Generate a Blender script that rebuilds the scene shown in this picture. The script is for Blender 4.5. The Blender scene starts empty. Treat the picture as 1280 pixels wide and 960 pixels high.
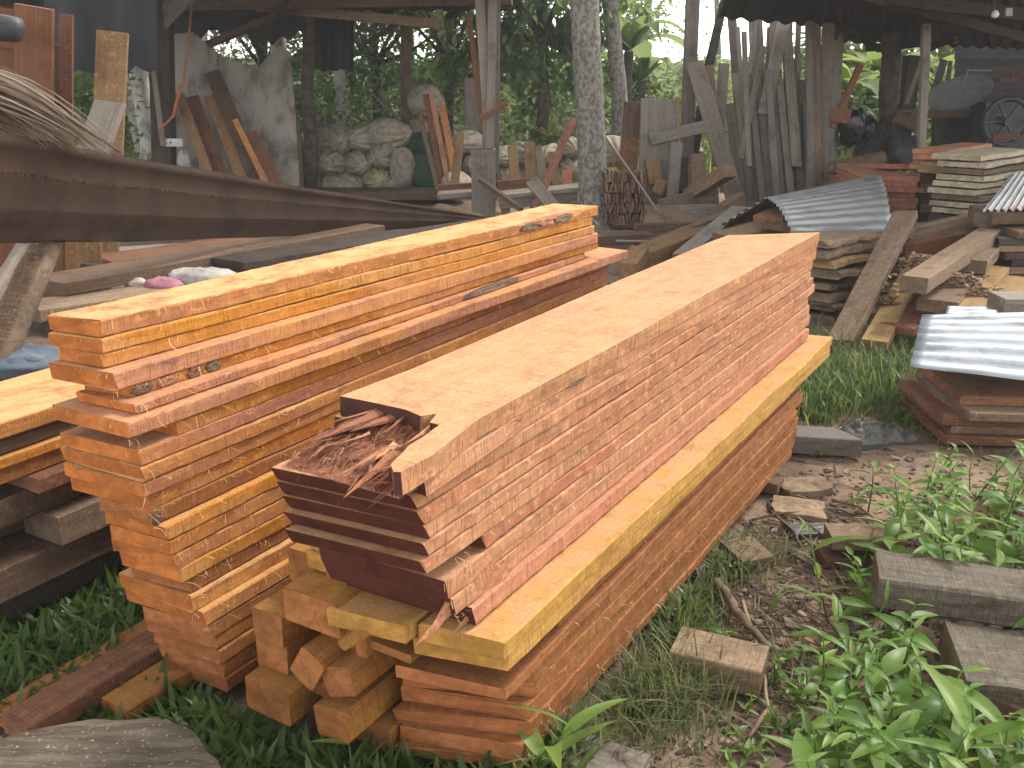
import bpy, math, random
from mathutils import Vector, Matrix, noise

# ---------------------------------------------------------------- camera, light
scene = bpy.context.scene
COL = scene.collection
FOCAL = 1200.0            # focal length in pixels of a 1280 wide picture
EYE = 1.7
PITCH = math.atan(400.0 / FOCAL)
cam_data = bpy.data.cameras.new("camera")
cam_data.sensor_width = 36.0
cam_data.lens = 36.0 * FOCAL / 1280.0
cam_data.clip_start = 0.05
cam_data.clip_end = 2000.0
cam = bpy.data.objects.new("camera", cam_data)
cam.location = (0, 0, EYE)
cam.rotation_euler = (math.radians(90) - PITCH, 0, 0)
COL.objects.link(cam)
scene.camera = cam

SUN_EL, SUN_AZ = 50.0, 58.0      # azimuth clockwise from +Y (the view direction)
world = bpy.data.worlds.new("World")
scene.world = world
world.use_nodes = True
wn = world.node_tree
wn.nodes.clear()
sky = wn.nodes.new("ShaderNodeTexSky")
sky.sky_type = 'NISHITA'
sky.sun_disc = False
sky.sun_elevation = math.radians(SUN_EL)
sky.sun_rotation = math.radians(SUN_AZ)
sky.air_density = 1.0
sky.dust_density = 0.4
sky.ozone_density = 1.0
hsv = wn.nodes.new("ShaderNodeHueSaturation")     # overcast: cloud takes the blue out of the sky
hsv.inputs["Saturation"].default_value = 0.08
wb = wn.nodes.new("ShaderNodeBackground")
wb.inputs["Strength"].default_value = 0.15
wo = wn.nodes.new("ShaderNodeOutputWorld")
wn.links.new(sky.outputs[0], hsv.inputs["Color"])
wn.links.new(hsv.outputs[0], wb.inputs["Color"])
wn.links.new(wb.outputs[0], wo.inputs["Surface"])

sun_data = bpy.data.lights.new("sun", 'SUN')
sun_data.energy = 1.5
sun_data.angle = math.radians(16)
sun_data.color = (1.0, 0.94, 0.84)
sun = bpy.data.objects.new("sun", sun_data)
sdir = Vector((math.sin(math.radians(SUN_AZ)) * math.cos(math.radians(SUN_EL)),
               math.cos(math.radians(SUN_AZ)) * math.cos(math.radians(SUN_EL)),
               math.sin(math.radians(SUN_EL))))
sun.rotation_euler = (-sdir).to_track_quat('-Z', 'Y').to_euler()
sun.location = sdir * 30
COL.objects.link(sun)

scene.view_settings.view_transform = 'Standard'
scene.view_settings.look = 'None'
scene.view_settings.exposure = 1.5
scene.view_settings.gamma = 1.0
scene.view_settings.use_curve_mapping = False

# ---------------------------------------------------------------- measuring helpers
CP, SP = math.cos(PITCH), math.sin(PITCH)
def ray(px, py):
    x = (px - 640) / FOCAL; y = (480 - py) / FOCAL
    return Vector((x, CP + y * SP, -SP + y * CP))
def at(px, py, Y):                       # surveyed point at a known distance Y
    d = ray(px, py); return Vector((0, 0, EYE)) + d * (Y / d.y)
def gz(px, py, z=0.0):                   # surveyed point at a known height z
    d = ray(px, py); return Vector((0, 0, EYE)) + d * ((z - EYE) / d.z)
_d = ray(1407, 80)
AZ = math.atan2(_d.x, _d.y)              # heading of the two big stacks
U = Vector((math.sin(AZ), math.cos(AZ), 0)); V = Vector((math.cos(AZ), -math.sin(AZ), 0))
def uvz(u, v, z): return U * u + V * v + Vector((0, 0, z))
def m_px(px, Y): return px * Y * 1.04 / FOCAL      # metres of a width of px pixels at distance Y

ORD = ["zeroth", "first", "second", "third", "fourth", "fifth", "sixth", "seventh", "eighth", "ninth", "tenth",
       "eleventh", "twelfth", "thirteenth", "fourteenth", "fifteenth", "sixteenth", "seventeenth", "eighteenth",
       "nineteenth", "twentieth", "twenty-first", "twenty-second", "twenty-third", "twenty-fourth", "twenty-fifth",
       "twenty-sixth", "twenty-seventh", "twenty-eighth"]

def tag(o, label=None, cat=None, group=None, kind=None):
    if label: o["label"] = label
    if cat: o["category"] = cat
    if group: o["group"] = group
    if kind: o["kind"] = kind
    return o

def link(name, me, mat=None, parent=None, matrix=None, smooth=False):
    o = bpy.data.objects.new(name, me)
    COL.objects.link(o)
    if me is not None:
        if mat is not None and len(me.materials) == 0: me.materials.append(mat)
        if smooth:
            for p in me.polygons: p.use_smooth = True
    if matrix is not None: o.matrix_world = matrix
    if parent is not None:
        o.parent = parent
        o.matrix_parent_inverse = parent.matrix_world.inverted()
    return o

def empty(name, loc, label=None, cat=None, group=None, rz=0.0):
    o = bpy.data.objects.new(name, None)
    o.empty_display_size = 0.1
    COL.objects.link(o)
    o.matrix_world = Matrix.Translation(loc) @ Matrix.Rotation(rz, 4, 'Z')
    tag(o, label, cat, group)
    return o

def mesh(name, vs, fs):
    me = bpy.data.meshes.new(name); me.from_pydata([tuple(v) for v in vs], [], fs); me.update(); return me

class MB:                                # collects geometry of ONE piece
    def __init__(s): s.v = []; s.f = []
    def add(s, vs, fs):
        b = len(s.v); s.v += [tuple(v) for v in vs]; s.f += [tuple(i + b for i in f) for f in fs]
    def box(s, c, d, rot=None):
        x, y, z = d[0] / 2, d[1] / 2, d[2] / 2
        vs = [Vector(q) for q in ((-x,-y,-z),(x,-y,-z),(x,y,-z),(-x,y,-z),(-x,-y,z),(x,-y,z),(x,y,z),(-x,y,z))]
        if rot is not None: vs = [rot @ q for q in vs]
        s.add([q + Vector(c) for q in vs], [(0,3,2,1),(4,5,6,7),(0,1,5,4),(1,2,6,5),(2,3,7,6),(3,0,4,7)])
    def tube(s, pts, rs, n=8, cap=True):
        pts = [Vector(p) for p in pts]
        if not isinstance(rs, (list, tuple)): rs = [rs] * len(pts)
        b = len(s.v); ref = None
        for i, p in enumerate(pts):
            t = (pts[min(i + 1, len(pts) - 1)] - pts[max(i - 1, 0)]).normalized()
            if ref is None: ref = Vector((0, 0, 1)) if abs(t.z) < .9 else Vector((1, 0, 0))
            a = (ref - t * ref.dot(t)).normalized(); c = t.cross(a); ref = a
            for k in range(n):
                w = 2 * math.pi * k / n
                s.v.append(tuple(p + (a * math.cos(w) + c * math.sin(w)) * rs[i]))
        for i in range(len(pts) - 1):
            for k in range(n):
                k2 = (k + 1) % n
                s.f.append((b + i*n + k, b + i*n + k2, b + (i+1)*n + k2, b + (i+1)*n + k))
        if cap:
            s.f.append(tuple(b + k for k in range(n))[::-1]); e = b + (len(pts) - 1) * n
            s.f.append(tuple(e + k for k in range(n)))
    def mesh(s, name): return mesh(name, s.v, s.f)
    def build(s, name, mat, parent=None, matrix=None, smooth=False):
        return link(name, s.mesh(name), mat, parent, matrix, smooth)

# ---------------------------------------------------------------- materials
def new_mat(name):
    m = bpy.data.materials.new(name); m.use_nodes = True; m.node_tree.nodes.clear(); return m, m.node_tree
def nd(nt, t, ins=None, **props):
    n = nt.nodes.new(t)
    for k, v in props.items(): setattr(n, k, v)
    for k, v in (ins or {}).items():
        if isinstance(v, bpy.types.NodeSocket): nt.links.new(v, n.inputs[k])
        else: n.inputs[k].default_value = v
    return n
def col4(c): return (c[0], c[1], c[2], 1.0)
def mixc(nt, a, b, fac, mode='MIX'):
    n = nt.nodes.new("ShaderNodeMix"); n.data_type = 'RGBA'; n.blend_type = mode
    for i, v in ((6, a), (7, b), (0, fac)):
        if isinstance(v, bpy.types.NodeSocket): nt.links.new(v, n.inputs[i])
        else: n.inputs[i].default_value = col4(v) if i > 0 else v
    return n.outputs[2]
def math_(nt, op, a, b=0.0, c=None, clamp=False):
    n = nt.nodes.new("ShaderNodeMath"); n.operation = op; n.use_clamp = clamp
    for i, v in enumerate((a, b) if c is None else (a, b, c)):
        if isinstance(v, bpy.types.NodeSocket): nt.links.new(v, n.inputs[i])
        else: n.inputs[i].default_value = v
    return n.outputs[0]
def smooth(nt, v, lo, hi):
    n = nd(nt, "ShaderNodeMapRange", {0: v, 1: lo, 2: hi, 3: 0.0, 4: 1.0}, interpolation_type='SMOOTHSTEP'); return n.outputs[0]
def vscale(nt, v, s):
    n = nt.nodes.new("ShaderNodeVectorMath"); n.operation = 'MULTIPLY'
    nt.links.new(v, n.inputs[0]); n.inputs[1].default_value = s; return n.outputs[0]
def noise_(nt, v, scale=1.0, detail=4.0, rough=.6, dist=0.0):
    return nd(nt, "ShaderNodeTexNoise", {"Vector": v, "Scale": scale, "Detail": detail, "Roughness": rough, "Distortion": dist}).outputs[0]
def obj_coords(nt):
    tc = nd(nt, "ShaderNodeTexCoord"); oi = nd(nt, "ShaderNodeObjectInfo")
    off = nd(nt, "ShaderNodeCombineXYZ", {0: math_(nt, 'MULTIPLY', oi.outputs["Random"], 37.0),
                                          1: math_(nt, 'MULTIPLY', oi.outputs["Random"], 91.0), 2: math_(nt, 'MULTIPLY', oi.outputs["Random"], 13.0)})
    add = nt.nodes.new("ShaderNodeVectorMath"); add.operation = 'ADD'
    nt.links.new(tc.outputs["Object"], add.inputs[0]); nt.links.new(off.outputs[0], add.inputs[1])
    return add.outputs[0], tc, oi.outputs["Random"]
def finish(m, nt, color, rough=.8, spec=.25, bump=None, bstr=.4, bdist=.004, metallic=0.0, extra=None):
    b = nd(nt, "ShaderNodeBsdfPrincipled", {"Base Color": color, "Roughness": rough, "Specular IOR Level": spec, "Metallic": metallic})
    if bump is not None:
        bn = nd(nt, "ShaderNodeBump", {"Height": bump, "Strength": bstr, "Distance": bdist}); nt.links.new(bn.outputs[0], b.inputs["Normal"])
    out = nd(nt, "ShaderNodeOutputMaterial"); nt.links.new(b.outputs[0], out.inputs["Surface"])
    return m

def wood(name, light, dark, alt, end1, end2, dust=None, dust_amt=.0, stain=(.06, .035, .025), stain_lo=.66, var=.12, saw=.5, altw=(.45, .62), bstr=.45, rough=.82, weather=0.0):
    """sawn timber: grain along local X, saw marks across it, end grain on the X ends, sawdust lying on what faces up"""
    m, nt = new_mat(name)
    v, tc, rnd = obj_coords(nt)
    ga = noise_(nt, vscale(nt, v, (2.6, 120, 120)), 1, 4, .6, .3)
    gb = noise_(nt, vscale(nt, v, (1.4, 30, 30)), 1, 5, .66, .35)
    g1 = math_(nt, 'MULTIPLY_ADD', ga, .45, math_(nt, 'MULTIPLY', gb, .55))
    g2 = noise_(nt, vscale(nt, v, (1.3, 6.5, 9)), 1, 4, .6)
    g3 = noise_(nt, vscale(nt, v, (4.5, 4.5, 12)), 1, 5, .65)
    sw = noise_(nt, vscale(nt, v, (230, 9, 9)), 1, 3, .65)
    sw2 = noise_(nt, vscale(nt, v, (30, 30, 46)), 1, 6, .72)
    sp_ = noise_(nt, vscale(nt, v, (190, 120, 60)), 1, 3, .7)
    c = mixc(nt, dark, light, smooth(nt, g1, .36, .62))
    c = mixc(nt, c, alt, math_(nt, 'MULTIPLY', smooth(nt, g2, altw[0], altw[1]), .9))
    c = mixc(nt, c, tuple(x * .5 for x in dark), math_(nt, 'MULTIPLY', smooth(nt, g3, .50, .68), .55))
    hs = nd(nt, "ShaderNodeHueSaturation", {"Color": c, "Hue": math_(nt, 'MULTIPLY_ADD', rnd, .012, .494),
            "Value": math_(nt, 'MULTIPLY_ADD', rnd, var * 2, 1 - var), "Saturation": math_(nt, 'MULTIPLY_ADD', sw2, .3, .88)})
    c = hs.outputs[0]
    c = mixc(nt, c, tuple(x * .42 for x in dark), math_(nt, 'MULTIPLY', smooth(nt, sw, .49, .68), saw * 1.1))
    c = mixc(nt, c, tuple(min(1, x * 1.3) for x in light), math_(nt, 'MULTIPLY', smooth(nt, sw2, .52, .66), saw * 1.2))
    c = mixc(nt, c, tuple(x * .5 for x in dark), math_(nt, 'MULTIPLY', smooth(nt, sp_, .54, .68), saw * 1.1))
    st = noise_(nt, vscale(nt, v, (5, 16, 16)), 1, 5, .7, .5)
    c = mixc(nt, c, stain, math_(nt, 'MULTIPLY', smooth(nt, st, stain_lo, stain_lo + .1), .75))
    if dust is not None:
        geo = nd(nt, "ShaderNodeNewGeometry"); sp = nd(nt, "ShaderNodeSeparateXYZ", {0: geo.outputs["Normal"]})
        up = smooth(nt, sp.outputs[2], .7, .95)
        dn = noise_(nt, vscale(nt, v, (9, 14, 14)), 1, 6, .75)
        dn2 = noise_(nt, vscale(nt, v, (140, 200, 200)), 1, 2, .6)
        f = math_(nt, 'MULTIPLY', math_(nt, 'MULTIPLY', up, smooth(nt, dn, .30, .62)), dust_amt)
        dc = mixc(nt, tuple(x * .72 for x in dust), dust, smooth(nt, dn2, .35, .65))
        c = mixc(nt, c, dc, f)
    sx = nd(nt, "ShaderNodeSeparateXYZ", {0: tc.outputs["Normal"]})
    em = smooth(nt, math_(nt, 'ABSOLUTE', sx.outputs[0]), .55, .8)
    eg = noise_(nt, vscale(nt, v, (8, 26, 30)), 1, 6, .7, .6)
    es = noise_(nt, vscale(nt, v, (6, 9, 90)), 1, 4, .7, .3)
    el = noise_(nt, vscale(nt, v, (4, 7, 10)), 1, 3, .6)
    ec = mixc(nt, mixc(nt, end1, tuple(min(1, x * 1.45) for x in end1), smooth(nt, el, .4, .62)), end2, math_(nt, 'MULTIPLY', smooth(nt, eg, .40, .66), .6))
    ec = mixc(nt, ec, tuple(x * .4 for x in end1), math_(nt, 'MULTIPLY', smooth(nt, es, .55, .75), .6))
    c = mixc(nt, c, ec, em)
    bm = math_(nt, 'ADD', math_(nt, 'MULTIPLY', g1, .7), math_(nt, 'ADD', math_(nt, 'MULTIPLY_ADD', sp_, .5, math_(nt, 'MULTIPLY', sw, .6)), math_(nt, 'MULTIPLY', sw2, .9)))
    return finish(m, nt, c, rough, .2, bm, bstr, .006)

M = {}
ORANGE_END = ((.42, .145, .035), (.29, .085, .022))
M['orange'] = wood('orange_wood', (.54, .265, .095), (.42, .17, .05), (.42, .185, .10), *ORANGE_END, dust=(.70, .43, .19), dust_amt=.85, stain=(.20, .085, .06), stain_lo=.60, altw=(.46, .6))
M['orange2'] = wood('amber_wood', (.52, .225, .05), (.40, .145, .027), (.50, .245, .095), *ORANGE_END, dust=(.66, .38, .155), dust_amt=.7, stain=(.20, .08, .05), stain_lo=.61, altw=(.44, .58))
M['mauve'] = wood('mauve_wood', (.46, .22, .125), (.36, .15, .082), (.50, .215, .07), *ORANGE_END, dust=(.62, .34, .17), dust_amt=.6, stain=(.19, .08, .065), stain_lo=.60, altw=(.5, .62))
M['salmon'] = wood('salmon_wood', (.51, .265, .145), (.40, .185, .095), (.43, .175, .092), (.062, .018, .011), (.12, .038, .022), dust=(.58, .33, .18), dust_amt=.9, stain=(.09, .05, .04), stain_lo=.645, var=.06, saw=.62)
M['salmon_top'] = wood('salmon_top_wood', (.52, .275, .145), (.40, .185, .09), (.45, .21, .105), (.05, .022, .016), (.11, .045, .03), dust=(.60, .335, .175), dust_amt=.7, stain=(.25, .12, .07), stain_lo=.63, var=.02, saw=.62)
M['pinkred'] = wood('pink_red_wood', (.46, .21, .13), (.36, .14, .085), (.40, .14, .09), (.062, .018, .011), (.11, .034, .02), dust=(.52, .27, .16), dust_amt=.8, var=.06)
M['yellow'] = wood('yellow_wood', (.49, .275, .08), (.38, .195, .05), (.51, .25, .08), (.39, .205, .05), (.27, .135, .03), dust=(.60, .32, .155), dust_amt=.95, var=.05)
M['weathered'] = wood('weathered_beam_wood', (.175, .15, .115), (.085, .068, .052), (.14, .115, .085), (.17, .13, .09), (.09, .07, .05), var=.12, saw=.5, stain_lo=.58, bstr=1.0)
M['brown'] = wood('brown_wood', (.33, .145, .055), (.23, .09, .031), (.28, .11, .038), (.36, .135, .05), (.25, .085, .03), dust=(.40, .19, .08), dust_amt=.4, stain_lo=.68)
M['beam'] = wood('beam_wood', (.37, .165, .048), (.235, .09, .026), (.33, .165, .036), (.31, .125, .04), (.17, .062, .022), dust=(.46, .24, .09), dust_amt=.4, var=.15)
M['old'] = wood('old_wood', (.27, .19, .125), (.17, .115, .075), (.22, .15, .10), (.16, .11, .075), (.09, .06, .04), var=.25, stain_lo=.62)
M['grey'] = wood('grey_wood', (.25, .215, .18), (.16, .135, .115), (.21, .18, .155), (.20, .16, .12), (.11, .09, .07), var=.28, saw=.2, stain_lo=.62)
M['lightgrey'] = wood('light_grey_wood', (.28, .24, .195), (.17, .14, .115), (.24, .205, .17), (.19, .15, .11), (.11, .085, .065), var=.2, saw=.2)
M['dark'] = wood('dark_wood', (.075, .058, .046), (.04, .031, .026), (.06, .048, .04), (.06, .045, .035), (.035, .027, .02), var=.3, saw=.2)
M['darkbrown'] = wood('dark_brown_wood', (.15, .095, .062), (.09, .055, .037), (.12, .075, .05), (.12, .075, .05), (.07, .045, .03), var=.25)  # deep brown wood tone for dark boards, beams and knots
M['redbrown'] = wood('red_brown_wood', (.235, .115, .066), (.15, .068, .038), (.20, .09, .05), (.20, .095, .055), (.12, .055, .033), var=.2, stain_lo=.7)
M['mahog'] = wood('mahogany', (.20, .085, .042), (.105, .04, .02), (.155, .062, .031), (.2, .08, .04), (.15, .05, .03), var=.08, saw=.05, rough=.45)
M['pinkboard'] = wood('pale_red_wood', (.46, .225, .14), (.35, .145, .085), (.42, .19, .11), (.32, .135, .08), (.22, .085, .05), var=.12, dust=(.46, .24, .15), dust_amt=.4)
M['tan'] = wood('tan_wood', (.32, .205, .10), (.22, .13, .06), (.28, .165, .08), (.25, .15, .07), (.14, .085, .04), var=.2)
M['pale'] = wood('pale_weathered_wood', (.46, .40, .28), (.31, .26, .175), (.40, .33, .22), (.30, .25, .17), (.12, .095, .065), var=.15)
M['bark'] = wood('bark_wood', (.19, .125, .08), (.085, .05, .032), (.14, .09, .055), (.17, .12, .08), (.08, .055, .04), var=.2, bstr=1.0)
M['rot'] = wood('rotten_wood', (.42, .20, .115), (.17, .065, .038), (.28, .11, .062), (.36, .17, .10), (.1, .04, .025), var=.3, bstr=1.0, saw=.1)

def plain(name, c1, c2, scale=6.0, rough=.8, spec=.25, bstr=.3, metallic=0.0, detail=5, lo=.35, hi=.65, stretch=(1, 1, 1)):
    m, nt = new_mat(name); v, tc, rnd = obj_coords(nt)
    n = noise_(nt, vscale(nt, v, stretch), scale, detail, .65, .2)
    c = mixc(nt, c1, c2, smooth(nt, n, lo, hi))
    hs = nd(nt, "ShaderNodeHueSaturation", {"Color": c, "Value": math_(nt, 'MULTIPLY_ADD', rnd, .3, .85)})
    return finish(m, nt, hs.outputs[0], rough, spec, n, bstr, .01, metallic)

def leafmat(name, c1, c2, c3, trans=.35, rough=.5):
    m, nt = new_mat(name)
    geo = nd(nt, "ShaderNodeNewGeometry"); oi = nd(nt, "ShaderNodeObjectInfo"); tc = nd(nt, "ShaderNodeTexCoord")
    r = math_(nt, 'FRACT', math_(nt, 'ADD', geo.outputs["Random Per Island"], oi.outputs["Random"]))
    ra = nt.nodes.new("ShaderNodeValToRGB"); nt.links.new(r, ra.inputs[0])
    e = ra.color_ramp.elements; e[0].color = col4(c1); e[1].color = col4(c3); k = e.new(.55); k.color = col4(c2)
    n = noise_(nt, tc.outputs["Object"], 9.0, 3)
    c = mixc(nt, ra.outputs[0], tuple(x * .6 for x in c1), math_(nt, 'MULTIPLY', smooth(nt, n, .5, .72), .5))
    b = nd(nt, "ShaderNodeBsdfPrincipled", {"Base Color": c, "Roughness": rough, "Specular IOR Level": .35})
    t = nd(nt, "ShaderNodeBsdfTranslucent", {"Color": mixc(nt, c, (.9, 1.0, .35), .25)})
    mx = nd(nt, "ShaderNodeMixShader", {0: trans, 1: b.outputs[0], 2: t.outputs[0]})
    out = nd(nt, "ShaderNodeOutputMaterial"); nt.links.new(mx.outputs[0], out.inputs["Surface"]); return m

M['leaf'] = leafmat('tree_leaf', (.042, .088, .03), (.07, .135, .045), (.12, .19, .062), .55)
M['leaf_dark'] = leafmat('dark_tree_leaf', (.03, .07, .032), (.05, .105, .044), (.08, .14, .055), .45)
M['leaf_lit'] = leafmat('painted_sunlit_leaf', (.09, .16, .03), (.14, .22, .045), (.22, .26, .07), .55)  # sunlight on foliage is put into this paler yellow-green leaf colour
M['weed'] = leafmat('weed_leaf', (.065, .15, .022), (.115, .225, .035), (.21, .31, .07), .45, .4)
M['grass'] = leafmat('grass_blade', (.034, .078, .016), (.062, .118, .022), (.125, .165, .042), .4, .42)
M['grass_dry'] = leafmat('dry_grass_blade', (.06, .09, .03), (.10, .13, .045), (.24, .21, .10), .3, .6)
M['frond'] = leafmat('dry_frond', (.085, .06, .042), (.16, .115, .08), (.27, .21, .15), .05, .7)
M['straw'] = leafmat('wood_fibre', (.42, .21, .08), (.55, .32, .14), (.70, .50, .28), .2, .7)
M['litter'] = leafmat('ground_litter', (.07, .048, .034), (.16, .115, .08), (.32, .25, .18), .0, .9)
M['flower'] = leafmat('orange_flower', (.7, .25, .02), (.75, .3, .02), (.8, .4, .03), .3)
M['sack'] = plain('sack_cloth', (.36, .32, .25), (.22, .19, .14), 14, .9, .1, .5)
M['sack_green'] = plain('green_sack_cloth', (.018, .055, .032), (.028, .08, .045), 9, .7, .2, .4)
M['sack_olive'] = plain('olive_sack_cloth', (.36, .35, .20), (.24, .22, .12), 7, .9, .1, .5)
M['trunk'] = plain('palm_bark', (.27, .255, .225), (.12, .105, .09), 24, .9, .15, 1.0, stretch=(1, 1, .8), lo=.38, hi=.62, detail=8)
M['trunk_pale'] = plain('pale_bark', (.60, .58, .53), (.30, .28, .25), 11, .9, .15, .5, lo=.4, hi=.7, stretch=(1, 1, .4))
M['trunk_dark'] = plain('dark_bark', (.09, .075, .06), (.045, .037, .03), 12, .9, .1, .8)
M['tarp'] = plain('black_tarp', (.012, .013, .015), (.02, .021, .024), 3, .6, .3, .3)
M['roof_dark'] = plain('dark_roof_sheet', (.035, .036, .038), (.06, .058, .056), 4, .7, .3, .3)  # mottled dark grey over the whole roof sheet
M['wall_dark'] = plain('dark_wall_board', (.03, .028, .027), (.055, .05, .046), 5, .85, .2, .4, stretch=(1, 6, 6))  # mottled near-black tone on the wall boards
M['iron'] = plain('dark_cast_iron', (.03, .033, .037), (.055, .06, .065), 8, .5, .4, .3)
M['rust'] = plain('rust_red_metal', (.12, .045, .032), (.07, .03, .022), 8, .7, .3, .4)
M['brownmetal'] = plain('brown_painted_metal', (.060, .040, .029), (.042, .028, .0205), 4, .9, .06, .25, lo=.4, hi=.7)
M['brownrib'] = plain('dusty_brown_metal', (.085, .05, .034), (.025, .015, .011), 75, .9, .05, .5, lo=.42, hi=.6)
M['panel'] = plain('dirty_grey_panel', (.30, .27, .235), (.15, .125, .105), 5, .85, .2, .3, lo=.42, hi=.66, stretch=(1, 1, .4))
M['plastic'] = plain('grey_plastic_sheet', (.085, .082, .078), (.055, .053, .05), 9, .5, .4, .4)
M['plastic_white'] = plain('white_plastic', (.7, .7, .68), (.5, .5, .48), 9, .5, .4, .2)
M['plastic_blue'] = plain('faded_blue_tarp', (.13, .16, .20), (.07, .085, .11), 6, .6, .3, .3)
M['black_bag'] = plain('glossy_black_bag', (.01, .01, .012), (.02, .02, .024), 6, .25, .5, .4)
M['card'] = plain('cardboard', (.30, .215, .145), (.19, .13, .088), 9, .9, .1, .3)
M['cloth_grey'] = plain('grey_rag', (.42, .38, .34), (.25, .22, .20), 10, .9, .1, .5)
M['cloth_pink'] = plain('pink_rag', (.50, .22, .27), (.33, .14, .18), 10, .9, .1, .5)
M['rope'] = plain('orange_rope', (.55, .19, .07), (.38, .12, .05), 30, .8, .2, .3)
M['tile'] = plain('old_roof_tile', (.27, .165, .105), (.14, .09, .06), 9, .9, .15, .5)
M['twig'] = plain('twig_bark', (.17, .12, .085), (.09, .065, .045), 14, .9, .15, .4)
M['metal_grey'] = plain('grey_dish_mesh', (.30, .30, .29), (.22, .22, .21), 10, .5, .4, .1)
M['shaving'] = leafmat('wood_shaving', (.22, .13, .08), (.32, .20, .12), (.42, .29, .19), .1, .8)

def galv(name, base, dark, rust, rust_amt):
    m, nt = new_mat(name); v, tc, rnd = obj_coords(nt)
    n = noise_(nt, vscale(nt, v, (2.2, 9, 5)), 1, 6, .7, .3); n2 = noise_(nt, v, 40, 3, .6)
    c = mixc(nt, base, dark, smooth(nt, n, .45, .72))
    c = mixc(nt, c, rust, math_(nt, 'MULTIPLY', smooth(nt, noise_(nt, vscale(nt, v, (1.5, 5, 2)), 1.3, 5, .7), .55, .7), rust_amt))
    return finish(m, nt, c, math_(nt, 'MULTIPLY_ADD', n2, .25, .38), .5, n2, .15, .003, .55)
M['galv'] = galv('galvanised_sheet', (.29, .31, .335), (.12, .13, .14), (.15, .095, .065), .35)
M['galv_old'] = galv('old_galvanised_sheet', (.36, .365, .36), (.16, .162, .16), (.22, .13, .08), .35)
M['galv_rust'] = galv('rusty_galvanised_sheet', (.36, .365, .37), (.2, .2, .2), (.30, .10, .06), .8)

def ground_mat():
    m, nt = new_mat('earth'); tc = nd(nt, "ShaderNodeTexCoord"); v = tc.outputs["Object"]
    a = noise_(nt, v, 1.3, 6, .65, .3); b = noise_(nt, v, 14, 6, .7); c_ = noise_(nt, v, 90, 4, .7); d = noise_(nt, v, .55, 3, .5)
    c = mixc(nt, (.15, .10, .074), (.33, .225, .16), smooth(nt, a, .36, .62))
    c = mixc(nt, c, (.055, .038, .028), math_(nt, 'MULTIPLY', smooth(nt, b, .5, .68), .75))
    c = mixc(nt, c, (.40, .29, .21), math_(nt, 'MULTIPLY', smooth(nt, c_, .58, .72), .55))
    c = mixc(nt, c, (.07, .05, .035), math_(nt, 'MULTIPLY', smooth(nt, d, .5, .7), .5))
    h = math_(nt, 'ADD', math_(nt, 'MULTIPLY', b, 1.0), math_(nt, 'MULTIPLY', c_, .35))
    return finish(m, nt, c, .95, .12, h, .8, .03)
M['earth'] = ground_mat()
# ---------------------------------------------------------------- shapes shared by many things
def board_mesh(L, w, t, seg=14, wob=.0025, bev=.0035, sk0=0., sk1=0., bow=0., sag=0., seed=0, ragged=.002, live=0., taper=1.0, waney=None, slant=0.):
    """one sawn board: local X along it (0..L), Y across, Z up, origin at the middle of its near end"""
    r = random.Random(seed); o1, o2, o3, o4 = (r.uniform(0, 100) for _ in range(4))
    vs, fs = [], []
    for i in range(seg + 1):
        s = i / seg; x = s * L
        nl = noise.noise((x * 2.3, o1, 0)) * wob + noise.noise((x * 19, o1, 3)) * wob * .5 + live * noise.noise((x * 5, o1, 7)) + live * .5 * noise.noise((x * 17, o1, 9))
        nr = noise.noise((x * 2.3, o2, 0)) * wob + noise.noise((x * 19, o2, 3)) * wob * .5 + live * noise.noise((x * 5, o2, 7)) + live * .5 * noise.noise((x * 17, o2, 9))
        nz = noise.noise((x * 1.7, o3, 0)) * wob * .6
        k = 1 + (taper - 1) * s
        yl = w / 2 * k + nl; yr = -w / 2 * k - nr
        yb = bow * 4 * s * (1 - s); zb = -sag * 4 * s * (1 - s) + nz
        zt, zo = t / 2, -t / 2
        b = bev; bt = bev
        if waney and waney[0] < s < waney[1]: bt = bev + waney[2] * math.sin((s - waney[0]) / (waney[1] - waney[0]) * math.pi)
        lv = live * .55
        ring = [(yl - lv, zt), (yl, zt - b), (yl, zo + b), (yl - b, zo), (yr + b, zo), (yr, zo + b), (yr, zt - bt), (yr + bt + lv, zt)]
        if live == 0: ring[0] = (yl - b, zt)
        for (y, z) in ring:
            sk = (sk0 * (1 - s) + sk1 * s) * (y / w) + slant * (1 - s) * (zt - z) / t
            e = r.uniform(-ragged, ragged) if i in (0, seg) else 0
            vs.append((x + sk + e, y + yb + r.uniform(-1, 1) * wob * .22, z + zb + r.uniform(-1, 1) * wob * .12))
    for i in range(seg):
        for k in range(8):
            k2 = (k + 1) % 8
            fs.append((i*8 + k, (i+1)*8 + k, (i+1)*8 + k2, i*8 + k2))
    fs.append(tuple(range(8))); e = seg * 8; fs.append(tuple(e + k for k in range(8))[::-1])
    return mesh("board", vs, fs)

def frame(p0, p1, side=None):
    p0, p1 = Vector(p0), Vector(p1); x = (p1 - p0).normalized()
    if side is None: side = Vector((0, 0, 1)).cross(x) if abs(x.z) < .8 else Vector((1, 0, 0))
    side = Vector(side); y = (side - x * side.dot(x)).normalized(); z = x.cross(y)
    m = Matrix((x, y, z)).transposed().to_4x4(); m.translation = p0
    return m, (p1 - p0).length

_seed = [100]
def timber(name, label, cat, p0, p1, w, t, mat, side=None, group=None, parent=None, **kw):
    m, L = frame(p0, p1, side); _seed[0] += 1
    kw.setdefault('seg', max(3, min(16, int(L * 5)))); kw.setdefault('seed', _seed[0])
    o = link(name, board_mesh(L, w, t, **kw), M[mat] if isinstance(mat, str) else mat, parent, m)
    if parent is None: tag(o, label, cat, group)
    return o

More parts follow.
